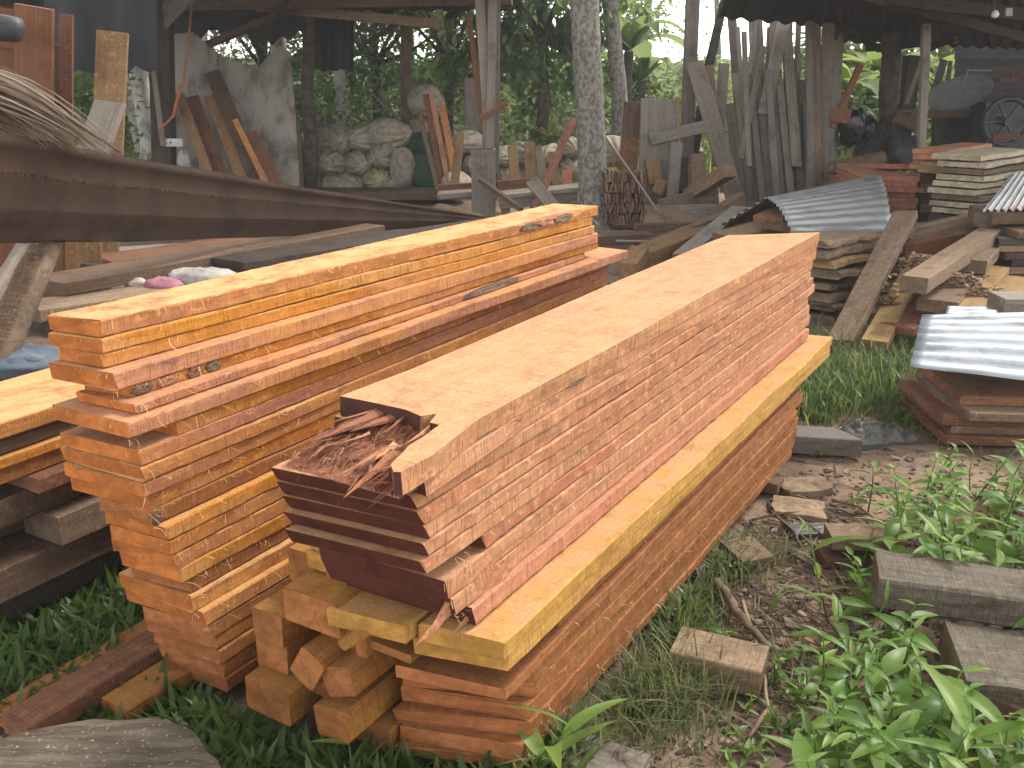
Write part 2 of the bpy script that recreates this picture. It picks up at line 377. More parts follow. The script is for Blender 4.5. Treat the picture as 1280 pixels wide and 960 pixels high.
def pile_board(name, label, group, u0, u1, v0, v1, ztop, t, mat, cat='board', tilt=0.0, yaw=0.0, **kw):
    vm = (v0 + v1) / 2; z = ztop - t / 2; L = u1 - u0
    return timber(name, label, cat, uvz(u0, vm - yaw / 2, z - tilt / 2), uvz(u1, vm + yaw / 2, z + tilt / 2), v1 - v0, t, mat, side=-V, group=group, **kw)

def extrude_uv(name, pts, ztop, t, mat, parent=None, jig=0.0, seed=0):
    """board cut to an outline given as (u, v) points, its top at ztop"""
    r = random.Random(seed); n = len(pts); u0 = min(p[0] for p in pts); vm = sum(p[1] for p in pts) / n
    loc = [(p[0] - u0, -(p[1] - vm)) for p in pts]
    vs = [(x, y, t / 2) for x, y in loc] + [(x + r.uniform(-jig, jig), y + r.uniform(-jig, jig), -t / 2) for x, y in loc]
    fs = [tuple(range(n)), tuple(range(2*n - 1, n - 1, -1))] + [(i, n + i, n + (i+1) % n, (i+1) % n) for i in range(n)]
    me = mesh(name, vs, fs)
    import bmesh
    b = bmesh.new(); b.from_mesh(me); bmesh.ops.recalc_face_normals(b, faces=b.faces)
    bmesh.ops.triangulate(b, faces=[f for f in b.faces if len(f.verts) > 4]); b.to_mesh(me); b.free()
    m, L = frame(uvz(u0, vm, ztop - t / 2), uvz(u0 + 1, vm, ztop - t / 2), -V)
    return link(name, me, mat, parent, m)

def uv_of(px, py, z):
    p = gz(px, py, z); return (p.dot(U), p.dot(V))

# ---------------------------------------------------------------- ground
def ground_h(x, y):
    h = .02 * noise.noise((x * .9, y * .9, 2)) + .012 * noise.noise((x * 4, y * 4, 5)) + .006 * noise.noise((x * 14, y * 14, 8)) - .014
    d = math.hypot(x, y)
    return h + max(0, d - 25) * .004
def axis_pts(lo, hi, dlo, dhi, step, grow):
    out = []; x = dlo
    while x <= dhi + 1e-6: out.append(x); x += step
    s = step; a = dlo; left = []
    while a > lo: s *= grow; a -= s; left.append(max(a, lo))
    s = step; b = out[-1]; right = []
    while b < hi: s *= grow; b += s; right.append(min(b, hi))
    return left[::-1] + out + right
gx = axis_pts(-400, 400, -2.6, 3.4, .055, 1.16); gy = axis_pts(-60, 700, 1.4, 6.2, .055, 1.16)
gvs = [(x, y, ground_h(x, y)) for y in gy for x in gx]; nx = len(gx)
gfs = [(j*nx + i, j*nx + i + 1, (j+1)*nx + i + 1, (j+1)*nx + i) for j in range(len(gy) - 1) for i in range(nx - 1)]
tag(link("ground", mesh("ground", gvs, gfs), M['earth'], smooth=True), kind='structure')

# ---------------------------------------------------------------- the right-hand stack of fresh boards
GR = 'boards of the right-hand salmon stack'
r = random.Random(4)
# top board, its near end torn open by rot
zt = .985
top_px = [(425, 495), (466, 503), (507, 512), (526, 520), (546, 517), (537, 528), (549, 531), (530, 545), (512, 556), (503, 566), (488, 580), (492, 590), (501, 590), (540, 569)]
top_uv = [uv_of(x, y, zt) for x, y in top_px]
edge_r = [(1.62 + k * .25 + r.uniform(-.05, .05), -1.048 + r.uniform(-.003, .003)) for k in range(11)]
top_out = top_uv + edge_r + [(4.385, -1.046), (4.10, -1.372)] + [(3.9 - k * .3, -1.384 + r.uniform(-.003, .003)) for k in range(8)]
t1 = extrude_uv("board", top_out, zt, .046, M['salmon_top'], jig=.004, seed=3)
tag(t1, "topmost wide salmon board with a torn rotten near end, on the right-hand stack", "board", GR)
b2 = [uv_of(x, y, .937) for x, y in ((418, 520), (450, 530), (500, 545), (520, 552), (500, 590), (530, 600))]
out2 = b2 + [(1.5 + k * .28, -1.052 + r.uniform(-.004, .004)) for k in range(1, 11)] + [(4.38, -1.05), (4.12, -1.37), (2.6, -1.38)]
t2 = extrude_uv("board", out2, .937, .036, M['salmon'], jig=.004, seed=5)
tag(t2, "second salmon board from the top of the right-hand stack, bark left on its near edge", "board", GR)

def lump(name, u0, u1, v0, v1, z0, zf, nu, nv, mat, parent=None, seed=0):
    """closed lump of torn wood over a (u, v) patch, height from zf(su, sv)"""
    mb = MB(); P = lambda i, j, z: uvz(u0 + (u1 - u0) * i / nu, v0 + (v1 - v0) * j / nv, z)
    top = [[P(i, j, zf(i / nu, j / nv)) for j in range(nv + 1)] for i in range(nu + 1)]
    vs = [top[i][j] for i in range(nu + 1) for j in range(nv + 1)]; k = nv + 1
    fs = [(i*k + j, i*k + j + 1, (i+1)*k + j + 1, (i+1)*k + j) for i in range(nu) for j in range(nv)]
    rim = [(i, 0) for i in range(nu + 1)] + [(nu, j) for j in range(1, nv + 1)] + [(i, nv) for i in range(nu - 1, -1, -1)] + [(0, j) for j in range(nv - 1, 0, -1)]
    base = len(vs); vs += [P(i, j, z0) for i, j in rim]; n = len(rim)
    fs += [(rim[q][0]*k + rim[q][1], rim[(q+1) % n][0]*k + rim[(q+1) % n][1], base + (q+1) % n, base + q) for q in range(n)]
    org = uvz(u0, (v0 + v1) / 2, z0); m, _ = frame(org, org + U, -V); mi = m.inverted()
    return link(name, mesh(name, [mi @ v for v in vs], fs), mat, parent, m)

def rot_h(su, sv):
    """torn fibres: three layers that each break off at their own ragged line"""
    h = .903 + .006 * noise.noise((su * 30, sv * 60, 7))
    for k, (e0, amp, dh) in enumerate(((.04, .16, .022), (.20, .34, .026), (.42, .46, .022))):
        end = e0 + amp * (.5 + .5 * noise.noise((sv * 6, k * 9, 1)) + .55 * noise.noise((sv * 38, k * 5, 4)) + .25 * noise.noise((sv * 95, k, 8)))
        if su > end: h += dh * min(1, (su - end) * 9 + .25) * (1 - .25 * (sv < .12))
    h += .010 * noise.noise((su * 4, sv * 42, 2)) + .006 * noise.noise((su * 9, sv * 110, 5))
    return max(.9, min(h, .978))
lump("rotten_core", 1.338, 1.80, -1.374, -1.066, .899, rot_h, 80, 170, M['rot'], t1)

def splinter_mesh(L, w, t, rr):
    vs = []; n = 5
    for i in range(n):
        s = i / (n - 1); k = (1 - s) ** .8
        x = -L * s; dy = rr.uniform(-.2, .2) * w; dz = rr.uniform(-.2, .2) * t
        vs += [(x, -w/2*k + dy, -t/2*k + dz), (x, w/2*k + dy, -t/2*k + dz), (x, w/2*k*.7 + dy, t/2*k + dz), (x, -w/2*k*.6 + dy, t/2*k + dz)]
    fs = [(i*4 + k, i*4 + (k+1) % 4, (i+1)*4 + (k+1) % 4, (i+1)*4 + k) for i in range(n - 1) for k in range(4)] + [(0, 1, 2, 3)[::-1]]
    return mesh("splinter", vs, fs)
rr = random.Random(21)
for k in range(9):                           # larger shards one can pick out
    u = rr.uniform(1.42, 1.62); v = rr.uniform(-1.35, -1.10); z = .935 + rr.uniform(0, .035) * min(1, (u - 1.36) * 5)
    m, _ = frame(uvz(u, v, z), uvz(u, v, z) + U + V * rr.uniform(-.22, .22) + Vector((0, 0, rr.uniform(-.05, .22))), -V + Vector((0, 0, rr.uniform(-.8, .8))))
    link("splinter", splinter_mesh(rr.uniform(.07, .2), rr.uniform(.008, .026), rr.uniform(.004, .009), rr), M[rr.choice(['rot', 'rot', 'salmon', 'rot', 'pinkred'])], t1, m)
for k, (u, v, z, L, w, t, yw, pt, mt) in enumerate(((1.74, -1.21, .965, .30, .05, .016, .25, .02, 'rot'), (1.70, -1.16, .972, .26, .035, .014, -.1, .05, 'salmon'), (1.66, -1.28, .958, .27, .055, .018, .1, .0, 'rot'), (1.60, -1.33, .95, .22, .04, .016, .05, .03, 'rot'),
        (1.47, -1.12, .94, .14, .03, .012, -.1, -.1, 'rot'))):
    m, _ = frame(uvz(u, v, z), uvz(u, v, z) + U + V * yw + Vector((0, 0, pt)), -V + Vector((0, 0, .3 * (-1) ** k)))
    link("splinter", splinter_mesh(L, w, t, rr), M[mt], t1, m)
mb = MB()
for k in range(200):                          # crumbs and hair-thin shards
    u = rr.uniform(1.34, 1.72); v = rr.uniform(-1.36, -1.07); z = .915 + .035 * rr.random() + .04 * max(0, u - 1.45)
    me = splinter_mesh(rr.uniform(.02, .08), rr.uniform(.002, .007), rr.uniform(.002, .005), rr)
    mtx = Matrix.Rotation(math.pi / 2 - AZ + rr.gauss(0, .35), 4, 'Z') @ Matrix.Rotation(rr.gauss(-.1, .25), 4, 'Y')
    mb.add([uvz(u, v, z) + mtx.to_3x3() @ x.co for x in me.vertices], [tuple(p.vertices) for p in me.polygons]); bpy.data.meshes.remove(me)
tag(mb.build("wood_crumbs", M['rot'], t1), kind='stuff')
def knot(u, v, z, ru, rz, parent, seed, mat='bark'):
    """irregular bark-filled knot set into a board's edge"""
    n, vs = 14, []
    for k, (f, d) in enumerate(((1.15, -.006), (1.0, .001), (.6, .0025), (.25, .0005))):
        for j in range(n):
            a = 2 * math.pi * j / n; q = f * (1 + .28 * noise.noise((math.cos(a) * 1.4, math.sin(a) * 1.4, seed)))
            vs.append(uvz(u + math.cos(a) * ru * q, v + d + .0012 * noise.noise((j * .9, k, seed)), z + math.sin(a) * rz * q))
    fs = [(k*n + j, k*n + (j+1) % n, (k+1)*n + (j+1) % n, (k+1)*n + j) for k in range(3) for j in range(n)] + [tuple(range(3 * n, 4 * n))]
    link("knot", mesh("knot", vs, fs), M[mat], parent)
# bark and an off-cut caught under the torn edge
for (u, z, ru, rz, sd, mt) in ((1.52, .925, .07, .016, 11, 'bark'), (1.62, .928, .08, .014, 12, 'bark'), (1.72, .931, .07, .010, 13, 'rot'), (1.42, .917, .07, .011, 14, 'tan'), (2.05, .94, .05, .006, 15, 'bark')): knot(u, -1.051, z, ru, rz, t2, sd, mt)

u_near = {3: 1.338, 4: 1.352, 5: 1.37, 6: 1.368, 7: 1.366, 8: 1.60, 9: 1.455, 10: 1.47, 11: 1.53}
layers = [(.900, .037), (.862, .039), (.822, .037), (.784, .039), (.744, .040), (.702, .040), (.661, .050), (.610, .050), (.559, .050)]
mats = ['salmon'] * 8 + ['pinkred']
for i, ((z, t), mt) in enumerate(zip(layers, mats)):
    n = i + 3
    vr = -1.051 + r.uniform(-.0035, .003); vl = -1.392 + r.uniform(-.006, .006)
    if n == 11: vr = -1.035
    pile_board("board", f"{ORD[n]} salmon board from the top of the right-hand stack", GR, u_near[n], 4.33 + r.uniform(-.05, .06), vl, vr, z, t - .0015, mt,
               sk0=-.035 if n < 8 else -.02, sk1=-.05, seg=120, wob=.006, ragged=.004, sag=.002, slant=.02 if n < 8 else .012)
# torn splinters hanging off the lower boards at the near right corner
sp = empty("torn_edge_splinter", uvz(1.36, -1.05, .6), "long torn salmon splinters hanging off the near right corner above the yellow planks", "splinter")
for (ua, ub, za, zb, w, t, vv) in ((1.64, 1.37, .62, .556, .075, .016, -1.052), (1.66, 1.45, .60, .54, .04, .014, -1.058), (1.7, 1.50, .575, .505, .045, .02, -1.045)):
    m, L = frame(uvz(ua, vv, za), uvz(ua, vv, za) * 2 - uvz(ub, vv - .02, zb), Vector((0, 0, 1)))
    link("splinter", splinter_mesh(L, w, t, rr), M['salmon'], sp, m)

# two yellow planks under it, and their shorter neighbours
GY = 'yellow planks under the right-hand stack'
pile_board("plank", "upper yellow plank with pink sawdust, jutting out under the salmon stack", GY, 1.52, 4.41, -1.16, -.952, .503, .0455, 'yellow', 'plank', sk0=-.03, sk1=-.05, seg=70, wob=.005, waney=(.72, .9, .008), ragged=.004)
pile_board("plank", "lower yellow plank, directly below the one dusted with pink sawdust", GY, 1.535, 4.39, -1.18, -.955, .456, .044, 'yellow', 'plank', sk0=-.05, sk1=-.05, seg=70, wob=.005, ragged=.004)
pile_board("plank", "short-ended yellow plank under the dark red board end", GY, 1.455, 4.3, -1.375, -1.168, .507, .046, 'yellow', 'plank', sk0=-.03, seg=40, wob=.005)
pile_board("plank", "brown plank hidden behind the yellow plank ends", GY, 1.62, 4.3, -1.37, -1.19, .458, .045, 'beam', 'plank', seg=16)

# brown boards at the bottom
GB = 'brown boards at the bottom of the right-hand stack'
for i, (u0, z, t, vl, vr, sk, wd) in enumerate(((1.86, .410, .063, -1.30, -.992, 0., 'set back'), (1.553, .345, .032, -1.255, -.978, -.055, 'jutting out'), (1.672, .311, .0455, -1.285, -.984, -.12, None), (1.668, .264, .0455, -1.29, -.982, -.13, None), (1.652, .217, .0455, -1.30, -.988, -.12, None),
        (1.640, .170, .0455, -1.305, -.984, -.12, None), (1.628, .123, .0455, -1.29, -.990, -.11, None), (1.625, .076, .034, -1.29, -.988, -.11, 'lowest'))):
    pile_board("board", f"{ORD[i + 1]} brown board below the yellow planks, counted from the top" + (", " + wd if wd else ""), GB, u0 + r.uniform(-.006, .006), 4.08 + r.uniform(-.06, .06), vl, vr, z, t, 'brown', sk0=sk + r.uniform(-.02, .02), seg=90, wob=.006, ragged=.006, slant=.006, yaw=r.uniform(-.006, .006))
for i in range(5):
    pile_board("board", f"{ORD[i + 1]} brown board of the inner row beside the beam heap, from the top", 'inner brown boards beside the beam heap', 1.70 + r.uniform(-.02, .02), 4.0, -1.44, -1.315, .335 - i * .06, .058, 'brown', seg=20, wob=.005, sk0=-.03)
for i, u in enumerate((1.95, 2.9, 3.75)):
    timber("bearer", f"{['near', 'middle', 'far'][i]} bearer beam under the brown boards of the right-hand stack", "beam", uvz(u, -1.42, .012), uvz(u, -.99 + .02 * i, .012), .09, .05, 'darkbrown', group='bearers under the right-hand stack')
pile_board("plank", "pale tilted plank wedged between the yellow plank and the brown boards", None, 1.50, 2.6, -1.30, -1.17, .435, .022, 'beam', 'plank', tilt=.05, yaw=.02)
pile_board("chock", "small upright chip of board beside the wedged plank", None, 1.485, 1.75, -1.335, -1.30, .445, .075, 'beam', 'wood chip', wob=.006)

# ---------------------------------------------------------------- loose beams between the two stacks
GM = 'square beam ends between the two big stacks'
def beam(label, u, v, z, w, h, L=2.0, mat='beam', roll=0., yaw=0., **kw):
    p0 = uvz(u, v, z); p1 = uvz(u + L, v + yaw, z)
    s = -V * math.cos(roll) + Vector((0, 0, 1)) * math.sin(roll)
    return timber("squared_timber", label, "beam", p0, p1, w, h, mat, side=s, group=GM, wob=.004, bev=.006, **kw)
beam("thick squared beam end just under the dark red board, the topmost brown beam", 1.45, -1.436, .468, .175, .09, 2.6)
beam("dark-stained beam end on the left of the beam heap, upper one", 1.49, -1.63, .342, .105, .088)
beam("dark-stained beam end on the left of the beam heap, lower one", 1.50, -1.635, .25, .11, .086)
beam("large pale-topped beam lying lowest on the left of the beam heap", 1.45, -1.61, .155, .155, .10, mat='beam')
beam("beam end turned on its corner in the middle of the heap", 1.45, -1.462, .30, .075, .10, roll=.55)
beam("beam end with rotten dark hollow in its near corner", 1.46, -1.375, .292, .095, .08, roll=-.35)
beam("lowest front beam end standing in the grass between the stacks", 1.455, -1.40, .165, .108, .085, roll=-.12)
beam("beam end tucked behind the hollow one, under the topmost beam", 1.54, -1.41, .372, .12, .085)
beam("yellow beam end in the gap left of the dark board ends, upper", 1.55, -1.485, .62, .12, .10, mat='yellow')
beam("yellow beam end in the gap left of the dark board ends, lower", 1.54, -1.475, .545, .10, .045, mat='yellow')
beam("dark beam end low between the pale-topped beam and the front one", 1.53, -1.495, .2, .08, .08, roll=.1, mat='brown')
beam("brown beam buried deep in the heap between the stacks", 1.58, -1.5, .09, .14, .14)
beam("brown beam buried against the left stack foot", 1.60, -1.74, .15, .12, .2)
beam("brown beam at the back of the beam heap", 1.62, -1.62, .45, .1, .1)
beam("beam lying on the ground under the hollow one", 1.56, -1.37, .06, .14, .11)
timber("chip", "torn wood chip stuck between the topmost beam and the yellow plank", "wood chip", uvz(1.40, -1.30, .452), uvz(1.62, -1.22, .50), .035, .012, 'beam', -V, seg=5, wob=.006)

# ---------------------------------------------------------------- the left-hand stack of fresh boards
GL = 'boards of the left-hand orange stack'
L_ = [  # ztop, t, v left, v right, u near, u far, material, words
 (1.113, .043, -2.170, -2.008, 1.392, 3.79, 'orange', 'bark-hollowed far end'),
 (1.069, .037, -2.172, -2.000, 1.385, 3.78, 'orange2', None),
 (1.031, .035, -2.168, -2.004, 1.388, 3.77, 'orange2', None),
 (.995, .046, -2.172, -1.955, 1.368, 3.82, 'mauve', 'mauve edged'),
 (.948, .029, -2.11, -1.958, 1.42, 3.80, 'orange2', 'knotty edge'),
 (.918, .027, -2.12, -1.912, 1.39, 3.72, 'mauve', None),
 (.890, .040, -2.167, -1.885, 1.344, 4.03, 'mauve', 'jutting ledge'),
 (.848, .037, -2.10, -1.885, 1.480, 3.98, 'orange2', 'recessed below'),
 (.810, .041, -2.168, -1.888, 1.362, 3.96, 'mauve', None),
 (.768, .040, -2.174, -1.880, 1.358, 3.93, 'orange', None),
 (.727, .038, -2.172, -1.886, 1.364, 3.95, 'orange', None),
 (.688, .044, -2.165, -1.890, 1.374, 3.9, 'orange2', None),
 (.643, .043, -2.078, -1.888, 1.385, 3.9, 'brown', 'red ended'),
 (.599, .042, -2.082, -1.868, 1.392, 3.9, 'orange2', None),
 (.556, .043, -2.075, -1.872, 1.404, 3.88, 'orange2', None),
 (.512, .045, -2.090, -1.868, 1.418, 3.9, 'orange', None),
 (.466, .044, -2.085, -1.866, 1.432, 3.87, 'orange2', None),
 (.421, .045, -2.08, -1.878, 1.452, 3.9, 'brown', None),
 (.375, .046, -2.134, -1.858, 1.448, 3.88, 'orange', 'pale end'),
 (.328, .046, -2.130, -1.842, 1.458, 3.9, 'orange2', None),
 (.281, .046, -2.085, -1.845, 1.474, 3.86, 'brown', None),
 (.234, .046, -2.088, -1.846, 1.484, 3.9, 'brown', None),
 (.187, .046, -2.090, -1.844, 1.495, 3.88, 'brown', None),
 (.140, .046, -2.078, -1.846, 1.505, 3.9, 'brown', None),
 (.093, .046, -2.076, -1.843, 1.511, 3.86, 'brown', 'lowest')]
FAR_V = {0: (-2.07, -1.868), 1: (-2.07, -1.870), 2: (-2.07, -1.872), 3: (-2.08, -1.865), 4: (-2.06, -1.872), 5: (-2.08, -1.88), 6: (-2.10, -1.82)}
def vr_at(i, u):
    z, t, vl, vr, u0, u1 = L_[i][:6]; f = FAR_V.get(i, (vl, vr))[1]
    return vr + (f - vr) * (u - u0) / (u1 - u0)
left_boards = []
for i, (z, t, vl, vr, u0, u1, mt, wd) in enumerate(L_):
    lab = f"{ORD[i + 1]} orange board from the top of the left-hand stack" + (", " + wd if wd else "")
    fl, fr = FAR_V.get(i, (vl, vr)); j = r.uniform(-.003, .003); tp = 1 + ((fr - fl) / (vr - vl) - 1) * .999
    cn, cf = (vl + vr) / 2 + j, (fl + fr) / 2 + j; vm = (cn + cf) / 2; w2 = (vr - vl) / 2
    o = pile_board("board", lab, GL, u0 + r.uniform(-.004, .004), u1, vm - w2, vm + w2, z, t - .001, mt, sk0=-.025 + r.uniform(-.012, .012), sk1=r.uniform(-.05, .02), taper=tp,
                   seg=110, wob=.006 if i < 19 else .004, ragged=.005, slant=r.uniform(-.003, .006), yaw=cf - cn, tilt=r.uniform(-.003, .003), waney=(.74, .97, .028) if i == 0 else None)
    left_boards.append(o)
for (u, z, ru, rz, sd, mt) in ((3.30, 1.092, .10, .014, 21, 'bark'), (3.42, 1.096, .11, .013, 22, 'rot'), (3.52, 1.094, .08, .013, 23, 'bark')): knot(u, vr_at(0, u) + .002, z, ru, rz, left_boards[0], sd, mt)
for (i, u, z, ru, rz, sd, mt) in ((4, 1.46, .934, .03, .013, 1, 'darkbrown'), (4, 1.62, .934, .026, .014, 2, 'redbrown'), (4, 1.68, .935, .026, .0145, 3, 'darkbrown'), (4, 1.53, .934, .03, .012, 4, 'rot'), (5, 3.0, .905, .22, .013, 5, 'bark'), (12, 1.40, .622, .016, .018, 6, 'darkbrown')):
    knot(u, vr_at(i, u) + .001, z, ru, rz, left_boards[i], sd, mt)
for i, u in enumerate((1.85, 3.0, 3.7)):
    timber("bearer", f"{['near', 'middle', 'far'][i]} bearer beam under the left-hand stack", "beam", uvz(u, -2.2, .02), uvz(u, -1.8, .02), .09, .055, 'darkbrown', group='bearers under the left-hand stack')

# old low pile behind the left-hand stack, running out of the picture
GO = 'old planks behind the left-hand stack'
for i, (z, t, vl, vr, u0, mt, lab) in enumerate((
    (.725, .05, -2.95, -2.58, .8, 'orange', "orange board on top of the old pile at the left edge"),
    (.670, .045, -2.93, -2.60, .8, 'darkbrown', "dark board directly below the orange one at the left edge"),
    (.622, .035, -2.96, -2.585, .8, 'orange2', "second orange board in the old pile at the left edge"),
    (.585, .05, -2.92, -2.60, .8, 'brown', "red-brown board in the old pile at the left edge"),
    (.533, .05, -2.90, -2.55, 1.50, 'redbrown', "red board end poking out of the old pile toward the left stack"),
    (.480, .09, -2.95, -2.62, .8, 'darkbrown', "thick dark brown beam in the middle of the old pile"),
    (.385, .10, -2.75, -2.56, 1.55, 'old', "grey beam end sticking out of the old pile"),
    (.385, .10, -3.0, -2.78, .8, 'darkbrown', "dark beam beside the grey beam end in the old pile"),
    (.28, .11, -2.95, -2.60, .8, 'darkbrown', "thick lowest-but-one beam of the old pile"),
    (.165, .10, -2.95, -2.66, 1.0, 'dark', "lowest dark beam of the old pile at the left edge"))):
    pile_board("plank", lab, GO, u0, 3.2, vl, vr, z, t - .002, mt, 'plank', wob=.005, seg=14)
for u in (1.2, 2.6):
    timber("bearer", ("near" if u < 2 else "far") + " bearer block under the old pile", "beam", uvz(u, -3.0, .03), uvz(u, -2.62, .03), .1, .075, 'dark', group='bearers under the old pile')

# planks lying in the grass at the lower left
GP = 'planks lying in the grass at the lower left'
for (u0, u1, vl, vr, z, t, mt, lab) in (
    (1.10, 2.5, -2.215, -2.10, .105, .06, 'redbrown', "thick red plank lying in the grass, its edge facing the camera"),
    (1.13, 2.5, -2.33, -2.235, .06, .045, 'beam', "outermost brown plank sunk in the grass left of the red one"),
    (1.30, 2.5, -2.09, -1.98, .075, .045, 'beam', "brown plank with sawdust between the red plank and the left stack"),
    (1.16, 1.75, -2.10, -1.985, .03, .03, 'redbrown', "short red board flat on the ground under the sawdusty plank")):
    pile_board("plank", lab, GP, u0, u1, vl, vr, z, t, mt, 'plank', wob=.004, seg=10)

# pale curling fibres torn out by the saw
mb = MB(); rr = random.Random(8)
def fibre(p, L, out, up):
    n = 5; w = rr.uniform(.0005, .0011); pts = []
    a = rr.uniform(-1.2, 1.2); cur = Vector(p); d = (out * rr.uniform(.3, 1) + U * a + up * rr.uniform(-1.2, .4)).normalized()
    ax = Vector((rr.gauss(0, 1), rr.gauss(0, 1), rr.gauss(0, 1))).normalized(); bend = rr.uniform(.1, .75)
    for k in range(n):
        pts.append(cur.copy()); cur = cur + d * (L / (n - 1)); d = Matrix.Rotation(bend, 3, ax) @ d
    s = (U + up * rr.uniform(-1, 1)).normalized() * w
    mb.add([q for p_ in pts for q in (p_ - s, p_ + s)], [(2*k, 2*k + 1, 2*k + 3, 2*k + 2) for k in range(n - 1)])
UPV = Vector((0, 0, 1))
for k in range(950):
    ib = rr.randrange(20); z, t, vl, vr, u0, u1, mt, wd = L_[ib]; u = u0 + (u1 - u0) * rr.random() ** 1.6
    fibre(uvz(u, vr_at(ib, u) + .001, z - rr.choice((0, t))), rr.uniform(.01, .045), V, UPV)
for k in range(500):
    z, t = rr.choice(layers + [(.985, .046), (.937, .036)]); u = 1.45 + 2.8 * rr.random() ** 1.4
    fibre(uvz(u, -1.047, z - rr.choice((0, t))), rr.uniform(.006, .025), V, UPV)
for k in range(220):
    z = .06 + .32 * rr.random(); u = 1.75 + 2.2 * rr.random() ** 1.5
    fibre(uvz(u, -.981, z), rr.uniform(.008, .03), V, UPV)
for k in range(160):
    z, t, vl, vr, u0, u1, mt, wd = rr.choice(L_); fibre(uvz(u0 - .004, vl + (vr - vl) * rr.random(), z), rr.uniform(.006, .02), -U, UPV)
tag(mb.build("wood_fibres", M['straw']), "pale curling saw fibres clinging to the edges of the fresh boards", "wood fibres", kind='stuff')
# ---------------------------------------------------------------- corrugated sheets
def sheet_from(fn, nu, nv, amp, waves, thick=.0012):
    """corrugated sheet: fn(s, t) -> point and normal; waves run across t, so the ridges run along s"""
    top = []; n = nv + 1
    for i in range(nu + 1):
        for j in range(nv + 1):
            s, t = i / nu, j / nv; p, nn = fn(s, t); top.append((p + nn * amp * math.sin(t * waves * 2 * math.pi), nn))
    vs = [p for p, q in top] + [p - q * thick for p, q in top]; k = (nu + 1) * n
    fs = [(i*n + j, (i+1)*n + j, (i+1)*n + j + 1, i*n + j + 1) for i in range(nu) for j in range(nv)]
    fs += [tuple(k + a for a in f[::-1]) for f in fs]
    rim = [i*n for i in range(nu + 1)] + [nu*n + j for j in range(1, n)] + [i*n + nv for i in range(nu - 1, -1, -1)] + [j for j in range(nv - 1, 0, -1)]
    fs += [(rim[q], rim[(q+1) % len(rim)], k + rim[(q+1) % len(rim)], k + rim[q])[::-1] for q in range(len(rim))]
    return vs, fs
def link_at(name, vs, fs, mat, org, xdir, side=None, parent=None, smooth_=True):
    m, _ = frame(org, Vector(org) + Vector(xdir), side); mi = m.inverted()
    return link(name, mesh(name, [mi @ Vector(v) for v in vs], fs), mat, parent, m, smooth_)
def quad_sheet(name, label, a, b, c, d, waves, amp, mat, cat="roofing sheet", group='corrugated metal sheets', sag=0., sub=40):
    """a-b near edge, d-c far edge; ridges run from a to b"""
    a, b, c, d = map(Vector, (a, b, c, d)); nn = (b - a).cross(d - a).normalized()
    if nn.z < 0: nn = -nn
    def fn(s, t):
        p = (a.lerp(b, s)).lerp(d.lerp(c, s), t)
        return p + Vector((0, 0, -sag * 4 * t * (1 - t) + .006 * noise.noise((s * 3, t * 2, a.x)) + sag * .15 * noise.noise((s * 3, t, 3)))), nn
    vs, fs = sheet_from(fn, 16, int(waves * 8), amp, waves)
    o = link_at(name, vs, fs, mat, a, b - a); tag(o, label, cat, group); return o

def px_stack(name, labels, group, p0, p1, w, t, n, mat, gap=.002, jit=.02, cat='board', side=None, seed=0, zdir=-1, **kw):
    """boards piled under one another; p0-p1 is the middle line of the top board"""
    r = random.Random(seed); p0, p1 = Vector(p0), Vector(p1); out = []
    x = (p1 - p0).normalized(); y = Vector((0, 0, 1)).cross(x).normalized()
    for i in range(n):
        dz = Vector((0, 0, -i * (t + gap))); j = y * r.uniform(-jit, jit) + x * r.uniform(-jit, jit) * 1.5
        mt = mat[i % len(mat)] if isinstance(mat, (list, tuple)) else mat
        lab = labels % ORD[i + 1] if '%s' in labels else labels
        out.append(timber(name, lab, cat, p0 + dz + j, p1 + dz + j * .4, w * r.uniform(.93, 1.04), t, mt, side=side, group=group, seed=seed * 50 + i, **kw))
    return out

# stack under the near galvanised sheet, right edge
px_stack("board", "%s board from the top under the shiny corrugated sheet at the right edge", 'boards under the near corrugated sheet',
         at(1162, 482, 4.45), at(1480, 492, 4.45), .55, .042, 7, ['redbrown', 'old', 'redbrown', 'old'], jit=.05, seed=2, ragged=.01, wob=.004)
quad_sheet("corrugated_sheet", "shiny corrugated metal sheet with wavy ridges over boards at the right edge", at(1137, 458, 4.22), at(1400, 490, 4.2), at(1400, 388, 5.05), at(1152, 396, 5.0), 6.5, .019, M['galv'], sag=-.02)
quad_sheet("corrugated_sheet", "narrow corrugated sheet peeping out behind the shiny one", at(1182, 392, 5.0), at(1247, 396, 5.0), at(1247, 385, 5.3), at(1184, 384, 5.3), 2.5, .012, M['galv'])
timber("block", "grey squared block standing behind the shiny corrugated sheet", "block", at(1244, 384, 5.25), at(1330, 384, 5.25), .2, .14, 'lightgrey', wob=.004)

# jumble of beams right of the main stack
GJ = 'jumbled beams in front of the slab stack'
def J(label, a, b, w, t, mat, side=None, **kw): return timber("squared_timber", label, "beam", at(*a), at(*b), w, t, mat, side=side, group=GJ, wob=.004, bev=.005, **kw)
J("long brown plank leaning steeply against the slab stack", (1050, 430, 5.7), (1132, 268, 6.9), .165, .06, 'old', side=(1, -.35, .25))
J("wide tan beam lying beside the leaning plank, its end facing the grass", (1092, 432, 5.55), (1152, 322, 7.2), .155, .065, 'tan')
J("flat plank end resting in the grass under the tan beam", (1056, 462, 5.3), (1100, 415, 6.2), .15, .055, 'old')
J("thick dark-sided beam crossing the jumble, sawn end toward the camera", (1142, 356, 5.75), (1245, 288, 7.4), .16, .10, 'old')
J("flat plank strewn with shavings below the dark-sided beam", (1172, 383, 5.8), (1218, 335, 6.9), .24, .08, 'old')
J("yellowish plank lying low right of the jumble", (1205, 390, 5.7), (1250, 338, 6.7), .12, .06, 'tan')
